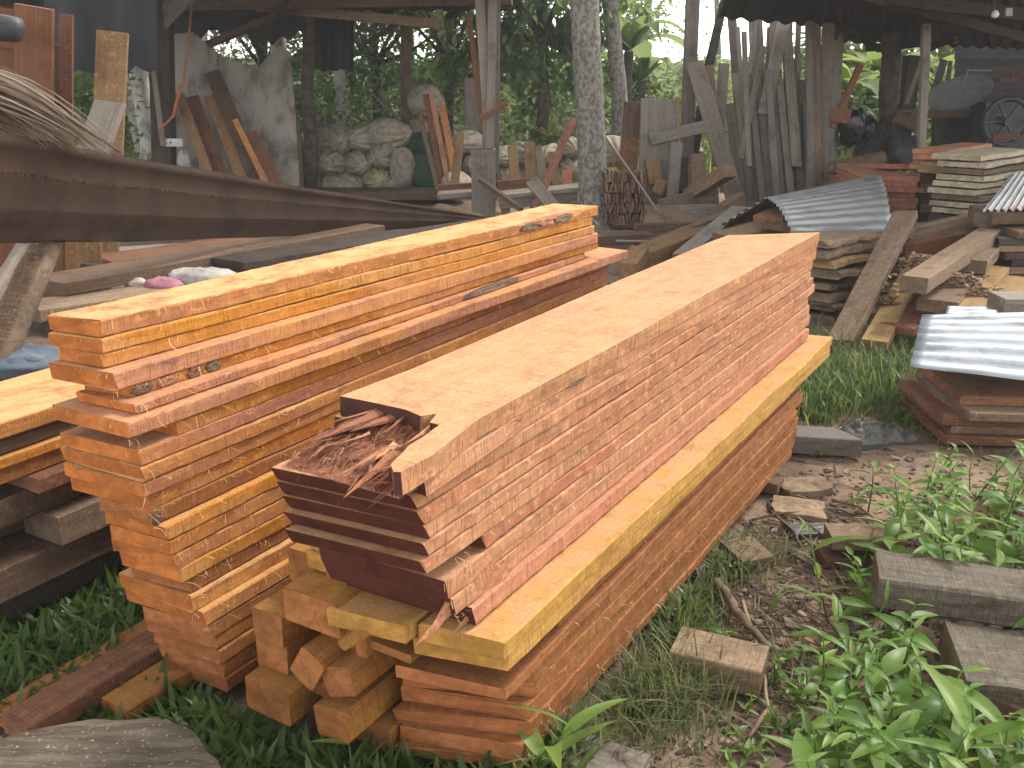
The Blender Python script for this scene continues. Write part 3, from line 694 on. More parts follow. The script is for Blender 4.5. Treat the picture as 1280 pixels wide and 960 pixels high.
J("short grey-brown beam above the shavings-strewn plank", (1215, 333, 6.5), (1248, 300, 7.6), .18, .09, 'old')
J("upper horizontal brown beam behind the jumble", (1130, 296, 7.6), (1211, 278, 7.8), .1, .13, 'old')
J("lower horizontal brown beam behind the jumble", (1125, 315, 7.4), (1245, 290, 7.8), .1, .12, 'redbrown')
J("small beam end showing behind the leaning plank", (1068, 350, 6.6), (1110, 325, 7.6), .12, .12, 'redbrown')
J("thin pale batten crossing behind the jumble", (1205, 285, 7.9), (1275, 268, 8.2), .06, .05, 'tan')
J("dark plank on the ground inside the jumble", (1110, 402, 6.1), (1190, 360, 7.0), .3, .08, 'darkbrown')
J("red-brown plank sloping into the grass below the yellowish plank", (1120, 412, 5.75), (1225, 345, 7.0), .22, .05, 'redbrown')
J("low tan plank right of the jumble with shavings on it", (1228, 392, 5.6), (1275, 350, 6.6), .2, .05, 'tan')
J("brown plank under the right corrugated sheet, sloping left", (1225, 275, 7.3), (1330, 262, 7.6), .12, .1, 'old')

# rough bark slabs stacked behind the main stack's far end
rs = random.Random(31)
for i in range(11):
    y = 296 + i * 13
    timber("slab", f"{ORD[i + 1]} rough bark-edged slab from the top of the slab stack", "slab", at(1010 + rs.uniform(-10, 4), y + rs.uniform(-3, 3) + 8, 6.5), at(1110 + rs.uniform(-10, 6) - i * 2.5, y - 14 + rs.uniform(-5, 5), 7.6),
           .42, rs.uniform(.045, .075), ['bark', 'old', 'tan', 'bark'][i % 4] if i % 3 else 'old', group='rough slabs', live=.05, wob=.03, bev=.014, seg=24, ragged=.02)
timber("bearer", "log bearer under the rough slab stack", "beam", at(1012, 418, 6.6), at(1075, 395, 7.4), .14, .14, 'bark', live=.02, seg=8)
# arched sheet on it
la, lb, lc = at(884, 292, 8.3), at(957, 247, 7.7), at(990, 291, 6.85)
ra, rb, rc = at(1010, 250, 9.4), at(1101, 218, 8.9), at(1116, 289, 7.1)
def arch(s, t):
    a, b, c = la.lerp(ra, s), lb.lerp(rb, s), lc.lerp(rc, s)
    if t < .45: p = a.lerp(b, t / .45)
    else:
        q = (t - .45) / .55; p = b.lerp(c, q) + Vector((0, 0, .05 * math.sin(q * math.pi)))
    return p, Vector((.1, -.5, .85)).normalized() if t > .45 else Vector((-.3, .2, .9)).normalized()
vs, fs = sheet_from(arch, 18, 136, .011, 17)
tag(link_at("corrugated_sheet", vs, fs, M['galv_old'], lc, rc - lc), "dull grey corrugated sheet arched over the rough slab stack", "roofing sheet", 'corrugated metal sheets')
for i, (a, b, w, t, mt, lab) in enumerate((((930, 292, 8.0), (985, 262, 8.2), .3, .07, 'redbrown', "red plank end under the left flap of the arched sheet"),
        ((905, 300, 7.6), (992, 276, 7.9), .3, .08, 'old', "brown plank lower under the left flap of the arched sheet"), ((960, 275, 7.5), (992, 262, 7.9), .25, .06, 'redbrown', "red board stub tucked beneath the arched sheet"),
        ((985, 285, 7.35), (1100, 262, 8.2), .5, .07, 'darkbrown', "dark board carrying the arched sheet"))):
    timber("plank", lab, "plank", at(*a), at(*b), w, t, mt, group='planks under the arched sheet')

# red and pale stacks further back on the right
px_stack("board", "%s pale red board from the top of the stack left of the shed post", 'pale red board stack', at(1120, 224, 8.8), at(1066, 206, 11.2), .42, .045, 8, 'pinkboard', seed=5, jit=.03)
timber("board", "single pale red board laid on top of the pale red stack", "board", at(1128, 208, 9.6), at(1070, 208, 11.2), .34, .05, 'pinkboard')
px_stack("board", "%s orange-red board from the top of the propped stack by the pale post", 'propped orange-red boards', at(1163, 190, 8.9), at(1222, 181, 10.8), .3, .042, 4, 'pinkboard', seed=6, jit=.025)
timber("squared_timber", "short tan beam at the bottom of the propped stack", "beam", at(1168, 210, 8.7), at(1222, 196, 10.0), .26, .09, 'tan')
for i, x in enumerate((1152, 1172)):
    for k in range(5):
        timber("block", f"{ORD[k + 1]} block from the top of the {['left', 'right'][i]} block pillar carrying the propped boards", "block",
               at(x - 8, 222 + k * 12, 8.95), at(x + 9, 222 + k * 12, 8.95), .22, .085, ['darkbrown', 'old', 'dark', 'old'][(k + i) % 4], group='blocks propping the boards', seg=3)
for i in range(9):
    y = 194 + i * 8.4; dx = rs.uniform(-6, 4) - (8 if i > 4 else 0)
    timber("slab", f"{ORD[i + 1]} pale weathered slab from the top of the slab pile by the dark shed", "slab", at(1200 + dx, y + 3, 8.0), at(1262 + dx * .4, y - 6, 9.0), .38, .042, ['pale', 'pale', 'darkbrown', 'pale'][i % 4], group='pale weathered slabs', live=.025, wob=.01, seg=12)
for i in range(3):
    timber("squared_timber", f"{ORD[i + 1]} dark beam from the top under the pale weathered slabs", "beam", at(1180, 274 + i * 11, 8.1), at(1262, 262 + i * 12, 8.6), .3, .075, 'darkbrown', group='beams under the pale slabs')
quad_sheet("corrugated_sheet", "rust-streaked corrugated sheet sloping at the right edge beside pale slabs", at(1332, 205, 8.4), at(1310, 262, 7.1), at(1228, 263, 7.2), at(1264, 218, 8.4), 9, .012, M['galv_rust'])
px_stack("board", "%s dark board from the top under the rust-streaked sheet", 'dark boards under the rusty sheet', at(1238, 286, 7.25), at(1345, 284, 7.25), .6, .05, 7, ['darkbrown', 'dark', 'old'], seed=8, jit=.04, live=.008)
timber("plank", "single plank spanning between the dark boards and the rusty sheet", "plank", at(1225, 268, 7.35), at(1340, 268, 7.35), .4, .09, 'darkbrown')

# shavings on the jumble
mb = MB(); rr = random.Random(12)
for (px, py, Y, sx, sy, n) in ((1150, 330, 6.6, 24, 8, 260), (1200, 355, 6.3, 22, 10, 260), (1225, 372, 6.1, 18, 12, 200), (1250, 372, 6.1, 10, 10, 120), (1110, 380, 6.3, 14, 22, 120)):
    for k in range(n):
        p = at(px + rr.gauss(0, sx * .6), py + rr.gauss(0, sy * .6), Y - .15) ; L = rr.uniform(.012, .03); w = rr.uniform(.005, .012)
        q = Matrix.Rotation(rr.uniform(0, 6.3), 3, 'Z') @ Matrix.Rotation(rr.uniform(-.6, .6), 3, 'X')
        mb.add([p + q @ Vector(c) for c in ((-L, -w, 0), (-L, w, 0), (0, -w, L * .5), (0, w, L * .5), (L, -w, .002), (L, w, .002))], [(0, 2, 3, 1), (2, 4, 5, 3)])
SHAV = mb

# ---------------------------------------------------------------- scrap behind the main stack
GS = 'scrap timbers heaped behind the two stacks'
def S(label, a, b, w, t, mat, side=None, cat="plank", **kw): return timber("plank", label, cat, at(*a), at(*b), w, t, mat, side=side, group=GS, **kw)
S("thick beam with a pale sawn end rising toward the grey planks", (862, 244, 10.2), (912, 213, 9.6), .14, .13, 'old', cat='beam')
S("plank lying slantwise just below the pale-ended thick beam", (826, 262, 9.9), (896, 243, 10.2), .06, .2, 'old')
S("grey horizontal plank in the middle of the scrap heap", (835, 266, 9.8), (908, 264, 9.7), .12, .14, 'grey')
S("short diagonal plank end dipping in front of the scrap heap", (818, 258, 9.9), (866, 280, 9.3), .24, .05, 'old')
S("long dark horizontal beam behind the two stacks", (793, 290, 9.3), (900, 288, 9.1), .1, .16, 'darkbrown', cat='beam')
S("narrow pale batten lying below the long dark beam", (795, 297, 9.0), (845, 296, 9.0), .08, .04, 'lightgrey')
S("plank sloping up toward the arched corrugated sheet", (806, 312, 8.3), (915, 268, 9.2), .1, .1, 'old')
S("big squared beam end just past the left stack's far corner", (796, 330, 7.6), (880, 296, 8.8), .22, .2, 'tan', cat='beam')
S("wide grey plank standing tilted behind the main stack's top board", (852, 322, 7.6), (925, 262, 8.6), .16, .06, 'grey', side=(1, .4, .2))
S("dark plank end poking out beside the left stack's far corner", (742, 300, 8.8), (812, 296, 9.0), .2, .09, 'darkbrown')
S("orange-brown strip lying left of the dark plank end", (748, 291, 9.2), (800, 290, 9.3), .08, .03, 'redbrown')
S("white-edged metal strip beside the dark plank end", (770, 301, 8.7), (822, 302, 8.7), .05, .015, 'lightgrey')
S("grey wedge of plank under the arched sheet's flap", (905, 286, 8.8), (950, 262, 9.2), .12, .05, 'grey')
S("squared post end beneath the left stack's far end", (785, 340, 7.2), (800, 318, 7.6), .14, .14, 'tan', cat='beam')
S("short plank lying flat behind the salmon stack", (900, 262, 9.6), (928, 246, 10.2), .08, .1, 'old')
S("dark plank beneath the scrap heap", (800, 306, 8.8), (930, 292, 8.9), .4, .1, 'darkbrown')
S("long brown beam on the earth below the scrap heap", (820, 312, 8.4), (960, 300, 8.3), .3, .12, 'darkbrown', cat='beam')

# wall of old roof tiles beside the palm trunk
tiles = empty("tile_stack", at(778, 282, 10.4), "stack of old clay roof tiles on edge beside the palm trunk", "tile stack")
rr = random.Random(3)
for row in range(5):
    x = 755
    while x < 803:
        w = rr.uniform(1.8, 4.5); c = at(x + w / 2, 272 - row * 13 + rr.uniform(-1.5, 1.5), 10.4 + rr.uniform(-.06, .06)); mb = MB()
        q = Matrix.Rotation(rr.uniform(-.25, .25), 3, 'Y'); mb.box((0, 0, 0), (m_px(w * .7, 10.4), .24, m_px(rr.uniform(10, 13.5), 10.4)), q)
        mb.build("tile", M['tile'], tiles, Matrix.Translation(c)); x += w

# bench, posts and stakes left of the palm
GK = 'stakes in front of the sacks'
S("left bench plank in front of the sack wall", (548, 244, 11.2), (606, 240, 11.2), .3, .06, 'lightgrey')
S("reddish bench board behind the left bench plank", (548, 236, 11.6), (606, 233, 11.6), .1, .1, 'redbrown')
S("long pale bench top left of the palm trunk", (622, 244, 10.9), (724, 234, 10.9), .4, .045, 'lightgrey')
S("grey bench apron under the long pale bench top", (624, 254, 10.75), (722, 244, 10.75), .04, .13, 'grey')
S("reddish board standing behind the long bench top", (622, 234, 11.3), (668, 230, 11.3), .05, .14, 'redbrown')
for i, x in enumerate((632, 668, 706)):
    S(f"{['left', 'middle', 'right'][i]} leg of the long pale bench", (x, 252, 10.85), (x, 285, 10.85), .1, .08, 'old', cat='post')
S("short plank propped against the bench, leaning left", (664, 226, 10.6), (696, 264, 10.3), .14, .04, 'grey', side=(1, 0, .2))
S("rust-brown pole leaning right across the bench", (716, 150, 11.6), (668, 262, 10.5), .07, .07, 'redbrown', cat='pole')
for i, (x0, y0, x1, y1, w, mt) in enumerate(((640, 182, 645, 236, .11, 'tan'), (662, 178, 664, 232, .13, 'tan'), (672, 182, 680, 232, .1, 'lightgrey'), (690, 190, 696, 236, .1, 'tan'), (708, 212, 709, 240, .12, 'pinkboard'), (576, 165, 568, 232, .1, 'tan'))):
    S(f"{ORD[i + 1]} upright stake from the left in front of the sacks", (x0, y0, 12.0), (x1, y1, 11.9), w, .035, mt, side=(1, .2, 0), cat='stake', taper=1.05)
S("weathered post stump carrying the tall poles", (604, 186, 10.9), (605, 275, 10.9), .27, .2, 'grey', side=(1, 0, 0), cat='post', wob=.012)
S("dark stick slanting from the stump to the bench foot", (600, 225, 10.6), (652, 262, 10.2), .06, .05, 'darkbrown', cat='pole')
mb = MB()                                      # half log
c0, c1 = at(548, 262, 9.6), at(640, 278, 9.2); ax = (c1 - c0).normalized(); up = Vector((0, 0, 1)); bk = ax.cross(up)
prof = [(math.cos(a) * .22, math.sin(a) * .16) for a in [math.pi * k / 9 for k in range(10)]]
for i in range(9):
    p = c0.lerp(c1, i / 8) - up * (.1 + .1 * (i / 8) ** 2); rr_ = 1 - .35 * (i / 8) ** 2
    mb.v += [tuple(p + bk * (a * rr_) + up * (b * rr_ + .01 * noise.noise((i * .7, k, 2)))) for k, (a, b) in enumerate(prof)]
mb.f = [(i*10 + k, i*10 + k + 1, (i+1)*10 + k + 1, (i+1)*10 + k) for i in range(8) for k in range(9)] + [tuple(range(10)), tuple(range(80, 90))] + [(i*10, (i+1)*10, (i+1)*10 + 9, i*10 + 9) for i in range(8)]
tag(mb.build("half_log", M['bark'], smooth=False), "dark half log lying behind the brown metal sheet's tip", "log")

# ---------------------------------------------------------------- long brown metal roofing sheet on the left
up_e = [(-300, 105, 2.75), (-60, 153, 3.6), (0, 165, 3.85), (160, 196, 4.65), (320, 224, 5.65), (480, 250, 6.8), (622, 273, 7.9)]
lo_e = [(-300, 306, 2.8), (-60, 303, 3.7), (0, 302, 3.95), (160, 300, 4.75), (320, 296, 5.75), (480, 287, 6.88), (618, 278, 7.9)]
def poly(e, s):
    k = s * (len(e) - 1); i = min(int(k), len(e) - 2); f = k - i
    return at(*e[i]).lerp(at(*e[i + 1]), f)
prof = [(0, 0), (.02, .010), (.10, .010), (.115, .004), (.30, .004), (.31, .005), (.335, .005), (.345, .004), (.5, .003), (.62, .002), (.63, .003), (.65, .003), (.66, .002), (.8, .001), (.95, 0), (.965, .006), (1.0, .006)]
def bulge(t): return -.17 * math.sin(math.pi * min(1, t * 1.25) * .5) * (1 if t < .8 else 1 - (t - .8) * 4.2)
vs, nsec = [], 36
for i in range(nsec + 1):
    s = i / nsec; a, b = poly(up_e, s), poly(lo_e, s); nn = (poly(up_e, min(1, s + .02)) - poly(up_e, max(0, s - .02))).cross(b - a).normalized()
    if nn.y > 0: nn = -nn
    for (t, h) in prof: vs.append(a.lerp(b, t) + nn * h * 1.0 + Vector((0, bulge(t) * (1 - s * .75), 0)) + Vector((0, 0, .006 * noise.noise((s * 9, t * 3, 1)))))
n = len(prof); fs = [(i*n + j, i*n + j + 1, (i+1)*n + j + 1, (i+1)*n + j) for i in range(nsec) for j in range(n - 1)]
vb = [Vector(v) + Vector((0, .004, -.002)) for v in vs]; k = len(vs)
rim = [i*n for i in range(nsec + 1)] + [nsec*n + j for j in range(1, n)] + [i*n + n - 1 for i in range(nsec - 1, -1, -1)] + [j for j in range(n - 2, 0, -1)]
allf = fs + [tuple(q + k for q in f[::-1]) for f in fs] + [(rim[q], k + rim[q], k + rim[(q+1) % len(rim)], rim[(q+1) % len(rim)]) for q in range(len(rim))]
o = link_at("metal_roof_sheet", vs + vb, allf, M['brownmetal'], at(-60, 153, 3.6), at(622, 273, 7.9) - at(-60, 153, 3.6), smooth_=True)
o.data.materials.append(M['brownrib'])
for f in range(len(fs)):
    if f % (n - 1) in (2, 5, 6, 11): o.data.polygons[f].material_index = 1
tag(o, "long brown ribbed metal roofing sheet propped across the left side", "roofing sheet")

# what stands and lies under that sheet
mb = MB(); mb.tube([at(-45, 500, 3.75), at(5, 425, 3.95), at(40, 345, 4.2), at(66, 285, 4.4)], [.08, .076, .072, .068], 12)
tr = tag(mb.build("leaning_log", M['bark'], smooth=True), "dark log propping up the brown metal sheet at the left edge", "log")
timber("batten", "pale grey batten beside the propping log at the left edge", "batten", at(-25, 392, 3.7), at(40, 286, 4.2), .055, .03, 'lightgrey', side=(1, 0, .5))
GU = 'timbers lying under the brown metal sheet'
def Q(label, a, b, w, t, mat, **kw): return timber("plank", label, "plank", at(*a), at(*b), w, t, mat, group=GU, **kw)
Q("long tan-edged plank sloping up right under the brown sheet", (58, 358, 4.6), (460, 285, 6.6), .3, .062, 'darkbrown')
Q("long dusty grey-topped plank below the tan-edged one", (34, 390, 4.3), (330, 348, 5.3), .26, .06, 'old')
Q("long black-brown beam just under the brown sheet's lower rim", (285, 335, 5.2), (625, 281, 7.4), .26, .09, 'dark')
Q("second black-brown beam right behind the left stack", (270, 352, 5.1), (600, 296, 7.0), .3, .1, 'dark')
Q("pale dusty plank at the back under the brown sheet", (90, 325, 6.4), (290, 312, 7.0), .5, .06, 'lightgrey')
Q("flat reddish plank at the back under the brown sheet", (130, 328, 6.0), (330, 300, 6.8), .4, .04, 'redbrown')
Q("dark beam low under the grey-topped plank", (55, 412, 4.3), (330, 372, 5.2), .3, .16, 'dark')
Q("brown plank low under the grey-topped plank", (-30, 440, 4.1), (300, 400, 5.0), .5, .12, 'darkbrown')
Q("lowest black beam behind the left stack", (-60, 478, 4.0), (250, 420, 4.8), .6, .14, 'dark')
Q("dusty plank lying above the old pile at the left edge", (-60, 508, 3.75), (120, 468, 4.3), .45, .08, 'darkbrown')
for i, (x0, x1, y0, y1, Y, mt, lab) in enumerate(((52, 82, 296, 400, 5.4, 'mahog', "lower red-brown door leaf under the metal sheet"), (86, 126, 296, 348, 5.9, 'tan', "tan board standing behind the door leaf under the sheet"), (20, 50, 296, 420, 5.0, 'darkbrown', "dark upright board behind the propping log"))):
    timber("board", lab, "board", at((x0 + x1) / 2, y0, Y), at((x0 + x1) / 2, y1, Y), m_px(x1 - x0, Y), .04, mt, side=(1, 0, 0))
for i, x in enumerate((120, 300)):
    for (ya, yb, Y) in ((372, 470, 4.75), (330, 390, 5.8)):
        timber("prop", f"{'left' if i == 0 else 'right'} {'near' if Y < 5 else 'far'} prop carrying the planks under the brown sheet", "prop", at(x, ya, Y), gz(x, 500 if Y < 5 else 440, 0), .14, .12, 'dark', side=(1, 0, 0), group='props under the sheet')

def rag(name, label, cat, c, sx, sy, sz, mat, seed, n=22, parent=None):
    """crumpled closed cloth bundle"""
    vs, fs = [], []; m_ = 12
    for i in range(m_ + 1):
        th = math.pi * i / m_
        for j in range(n):
            ph = 2 * math.pi * j / n; d = Vector((math.sin(th) * math.cos(ph), math.sin(th) * math.sin(ph), math.cos(th)))
            f = 1 + .28 * noise.noise(d * 2.2 + Vector((seed, 0, 0))) + .2 * abs(noise.noise(d * 5 + Vector((0, seed, 0)))) + .1 * noise.noise(d * 11)
            vs.append(Vector(c) + Vector((d.x * sx * f, d.y * sy * f, max(-.85, d.z) * sz * f)))
    fs = [(i*n + j, i*n + (j+1) % n, (i+1)*n + (j+1) % n, (i+1)*n + j) for i in range(m_) for j in range(n)]
    o = link(name, mesh(name, vs, fs), mat, parent, smooth=True)
    if parent is None: tag(o, label, cat)
    return o
rg = empty("rag_bundle", at(230, 362, 4.95), "grey and pink rag bundle stuffed between planks behind the left stack", "rag")
rag("grey_cloth", None, None, at(252, 349, 4.95), .19, .09, .055, M['cloth_grey'], 3, parent=rg)
rag("pink_cloth", None, None, at(205, 357, 4.85), .10, .07, .04, M['cloth_pink'], 9, parent=rg)
rag("tied_end", None, None, at(170, 355, 4.85), .055, .04, .03, M['cloth_grey'], 5, parent=rg)
rag("folded_tarp", "faded blue tarp crumpled below the propping log at the left edge", "tarp", at(30, 452, 3.95), .17, .14, .06, M['plastic_blue'], 14)

# dry palm frond on the sheet
fr = empty("dry_palm_frond", at(30, 165, 4.0), "dry brown coconut frond drooping over the metal sheet at the left edge", "palm frond")
mb = MB(); spine = [at(-60, 85, 3.7), at(0, 100, 3.85), at(50, 126, 4.0), at(100, 156, 4.15), at(150, 190, 4.3)]
mb.tube(spine, [.018, .015, .012, .009, .005], 6); mb.build("midrib", M['frond'], fr, smooth=True)
rr = random.Random(77); mb = MB()
def strip(mb, pts, w, side):
    vs = []
    for i, p in enumerate(pts):
        k = w * (1 - (i / (len(pts) - 1)) ** 2 * .8); vs += [Vector(p) - side * k, Vector(p) + side * k]
    mb.add(vs, [(2*i, 2*i + 1, 2*i + 3, 2*i + 2) for i in range(len(pts) - 1)])
for k in range(300):
    f = rr.random(); sx_, sy_ = -60 + rr.uniform(-15, 15), 72 + f * 105 + rr.uniform(-5, 5)
    ex, ey = 158 - f * 150 + rr.uniform(-30, 6), 196 - f * 24 + rr.uniform(-14, 3)
    p, e = at(sx_, sy_, 3.75 + rr.uniform(-.1, .1)), at(ex, ey, 4.02 + ex * .0024 + rr.uniform(-.12, .0))
    bulge = Vector((.0, 0, rr.uniform(.02, .09) * (1 - f * .5))); pts = [p.lerp(e, q / 7) + bulge * math.sin(q / 7 * math.pi) for q in range(8)]
    strip(mb, pts, rr.uniform(.0018, .0055), Vector((rr.uniform(-.5, .2), rr.uniform(-.3, .3), 1)).normalized())
tag(mb.build("leaflets", M['frond'], fr), kind='stuff')

# stump slab at the bottom left, close to the camera
mb = MB(); n = 40; cc = gz(95, 975, .30); zc = .30
rings = []
for (k, dz) in ((1.0, -.30), (1.05, -.15), (1.02, -.03), (.985, 0.0), (.8, .006), (.6, .003), (.4, .008), (.2, .004), (.05, .006)):
    ring = []
    for j in range(n):
        a = 2 * math.pi * j / n; f = 1 + .10 * noise.noise((math.cos(a) * 1.3, math.sin(a) * 1.3, 4)) + .04 * noise.noise((math.cos(a) * 5, math.sin(a) * 5, 1))
        ring.append((cc.x + math.cos(a) * .285 * f * k, cc.y + math.sin(a) * .20 * f * k, zc + dz + .008 * noise.noise((a * 3, k * 6, 0))))
    rings.append(ring)
vs = [v for rg_ in rings for v in rg_]; fs = [(i*n + j, i*n + (j+1) % n, (i+1)*n + (j+1) % n, (i+1)*n + j) for i in range(len(rings) - 1) for j in range(n)] + [tuple(range((len(rings) - 1) * n, len(rings) * n))]
def stump_mat():
    m, nt = new_mat('weathered_stump'); tc = nd(nt, "ShaderNodeTexCoord"); v = tc.outputs["Object"]
    a = noise_(nt, vscale(nt, v, (3, 26, 26)), 1, 6, .7, 1.2); b = noise_(nt, v, 30, 5, .7); d = noise_(nt, v, 110, 2, .6)
    c = mixc(nt, (.075, .058, .043), (.165, .135, .105), smooth(nt, a, .35, .65)); c = mixc(nt, c, (.10, .075, .055), math_(nt, 'MULTIPLY', smooth(nt, b, .52, .7), .6))
    c = mixc(nt, c, (.55, .42, .22), math_(nt, 'MULTIPLY', smooth(nt, d, .64, .72), .7))
    return finish(m, nt, c, .9, .15, math_(nt, 'ADD', a, math_(nt, 'MULTIPLY', b, .6)), .8, .012)
tag(link("tree_stump", mesh("tree_stump", [Vector(v) - Vector((cc.x, cc.y, 0)) for v in vs], fs), stump_mat(), matrix=Matrix.Translation((cc.x, cc.y, 0)), smooth=True), "weathered grey stump top at the bottom left corner", "stump")

# ---------------------------------------------------------------- things lying on the earth, right of the main stack
GG = 'off-cuts lying on the earth'
def block(label, px, py, lx, ly, h, yaw, mat, z0=0.0, group=GG, **kw):
    c = gz(px, py, z0); d = Vector((math.cos(yaw), math.sin(yaw), 0))
    return timber("block", label, "block", c - d * lx / 2 + Vector((0, 0, z0 + h / 2)), c + d * lx / 2 + Vector((0, 0, z0 + h / 2)), ly, h, mat, group=group, wob=.003, bev=.004, seg=4, **kw)
block("flat wooden block sticking out from under the main stack's far end", 1000, 560, .42, .15, .085, -.15, 'grey', sk1=-.10)
block("dark-sided wooden block among grass beside the main stack", 898, 842, .26, .15, .085, -.42, 'old')
block("small wooden block half hidden in grass right of the main stack", 932, 700, .13, .16, .05, .3, 'old')
block("flat brick-like block on the path before the weeds", 1078, 690, .26, .12, .05, -.05, 'old', z0=.035)
block("darker block underneath the flat brick-like one on the path", 1068, 700, .26, .12, .036, .05, 'darkbrown')
block("flat grey off-cut at the bottom edge under the main stack's near corner", 752, 962, .2, .16, .03, -.5, 'grey')
block("thin wood strip lying on the path near the dark-sided block", 842, 852, .22, .035, .012, -.15, 'old')
def stick(label, pts, r0, r1, mat='twig', cat='stick', group='sticks on the path'):
    mb = MB(); P = [gz(x, y, z) for x, y, z in pts]; Q_ = []
    for i in range(len(P) - 1):
        for k in range(4): Q_.append(P[i].lerp(P[i + 1], k / 4) + Vector((rr.uniform(-1, 1), rr.uniform(-1, 1), rr.uniform(-.4, .6))) * r0 * .4)
    Q_.append(P[-1]); mb.tube(Q_, [r0 + (r1 - r0) * i / (len(Q_) - 1) for i in range(len(Q_))], 7)
    tag(mb.build("stick", M[mat], smooth=True), label, cat, group)
stick("thick dark crooked branch lying in the grass right of the main stack", [(897, 728, .03), (915, 755, .04), (935, 785, .03), (962, 812, .02)], .017, .012)
stick("long pale dry stalk beside the thick crooked branch", [(928, 752, .03), (945, 800, .02), (957, 850, .02), (960, 893, .015)], .006, .005, 'card')
stick("short pale stalk end at the foot of the long dry stalk", [(958, 890, .012), (936, 922, .01)], .008, .005, 'card')
for i, (a, b) in enumerate((((1000, 668), (1060, 740)), ((985, 690), (1040, 735)), ((1010, 655), (1075, 720)), ((965, 640), (1010, 700)), ((940, 650), (1005, 640)), ((1040, 625), (1095, 650)))):
    stick(f"{ORD[i + 1]} thin brown twig on the path, counted along the stack's far side", [(a[0], a[1], .01), ((a[0] + b[0]) / 2 + 6, (a[1] + b[1]) / 2 - 4, .02), (b[0], b[1], .01)], .006, .003)

def crumple(name, label, cat, px, py, lx, ly, amp, mat, seed, yaw=0, n=22, base=.012):
    c = gz(px, py, 0); vs = []; R_ = Matrix.Rotation(yaw, 3, 'Z')
    for i in range(n + 1):
        for j in range(n + 1):
            a, b = i / n - .5, j / n - .5; ed = 1 + .18 * noise.noise((math.atan2(a, b) * 1.5, seed, 0))
            h = base + amp * (abs(noise.noise((a * 3 + seed, b * 3, 1))) + .22 * abs(noise.noise((a * 7, b * 7 + seed, 2)))) * (1 - (2 * max(abs(a), abs(b))) ** 4)
            vs.append(c + R_ @ Vector((a * lx * ed, b * ly * ed, 0)) + Vector((0, 0, h)))
    n1 = n + 1; k = len(vs); fs = [(i*n1 + j, (i+1)*n1 + j, (i+1)*n1 + j + 1, i*n1 + j + 1) for i in range(n) for j in range(n)]
    rim = [i*n1 for i in range(n1)] + [n*n1 + j for j in range(1, n1)] + [i*n1 + n for i in range(n - 1, -1, -1)] + [j for j in range(n - 1, 0, -1)]
    vs += [Vector((vs[q].x, vs[q].y, -.02)) for q in rim]; m_ = len(rim)
    fs += [(rim[q], k + q, k + (q+1) % m_, rim[(q+1) % m_]) for q in range(m_)]
    tag(link_at(name, vs, fs, mat, c, (1, 0, 0), smooth_=False), label, cat)
crumple("plastic_bag", "crumpled grey plastic bag lying on the path by the grass", "plastic bag", 1095, 545, .30, .24, .10, M['plastic'], 4, .2, n=26)
crumple("cardboard_piece", "torn brown cardboard scrap on the path, upper of two", "cardboard", 1006, 608, .22, .14, .02, M['card'], 8, .2)
crumple("cardboard_piece", "torn brown cardboard scrap on the path, lower of two", "cardboard", 998, 636, .2, .16, .02, M['card'], 11, -.3)
crumple("flat_rag", "flat grey rag piece on the path below the cardboard", "rag", 1012, 664, .17, .09, .012, M['plastic'], 15, .1)

# big weathered beams in the weeds at the lower right
GW = 'weathered beams in the weeds'
timber("squared_timber", "thick weathered beam lying topmost in the weeds at the right edge", "beam", at(1094, 722, 2.62), at(1420, 768, 2.42), .2, .10, 'weathered', group=GW, wob=.006, bev=.008, seg=10)
timber("squared_timber", "bark-edged curved slab below the thick weathered beam", "beam", at(1190, 830, 2.3), at(1420, 862, 2.2), .3, .10, 'weathered', group=GW, live=.03, wob=.015, seg=12)
timber("squared_timber", "lowest weathered beam at the right edge, under the bark-edged slab", "beam", at(1226, 920, 2.12), at(1430, 935, 2.05), .26, .11, 'old', group=GW, wob=.01, bev=.008, seg=8)
timber("squared_timber", "hidden support beam deep under the weathered beams", "beam", gz(1240, 900, .05) , gz(1320, 740, .05), .14, .12, 'darkbrown', group=GW)
# ---------------------------------------------------------------- open shed on the left
GF = 'timbers leaning in the left shed'
def lean(label, a, b, w, t, mat, side=(1, .15, 0), cat='plank', group=GF, name="plank", **kw): return timber(name, label, cat, at(*a), at(*b), w, t, mat, side=side, group=group, **kw)
lean("narrow tan plank leaning leftmost beside the dark post", (224, 118, 12.3), (266, 232, 11.6), .12, .04, 'tan')
lean("wide brown plank leaning second from the dark post", (238, 122, 12.4), (282, 236, 11.7), .2, .04, 'redbrown')
lean("olive plank leaning third from the dark post", (262, 120, 12.5), (308, 238, 11.8), .14, .04, 'tan')
lean("tall dark brown plank leaning in front of the grey panel", (266, 90, 12.6), (328, 240, 11.8), .19, .04, 'darkbrown')
lean("bright orange batten leaning in the left shed", (294, 150, 12.0), (336, 236, 11.6), .07, .04, 'orange')
lean("red-brown board leaning at the foot of the grey panel", (314, 166, 12.2), (352, 240, 11.7), .13, .04, 'redbrown')
pan_px = [(206, 44), (240, 40), (282, 74), (322, 84), (350, 56), (362, 66), (370, 150), (374, 232), (318, 238), (212, 225)]
pts = [at(x, y, 12.9 - (y - 40) * .003) for x, y in pan_px]; n = len(pts)
vs = pts + [p + Vector((0, .03, 0)) for p in pts]; fs = [tuple(range(n))[::-1], tuple(range(n, 2 * n))] + [(i, (i+1) % n, n + (i+1) % n, n + i) for i in range(n)]
tag(link("wall_panel", mesh("wall_panel", vs, fs), M['panel']), "big dirty grey panel with a ragged top leaning in the left shed", "panel")
lean("dark upright board at the right edge of the grey panel", (369, 152, 12.6), (374, 238, 12.4), .12, .04, 'darkbrown')

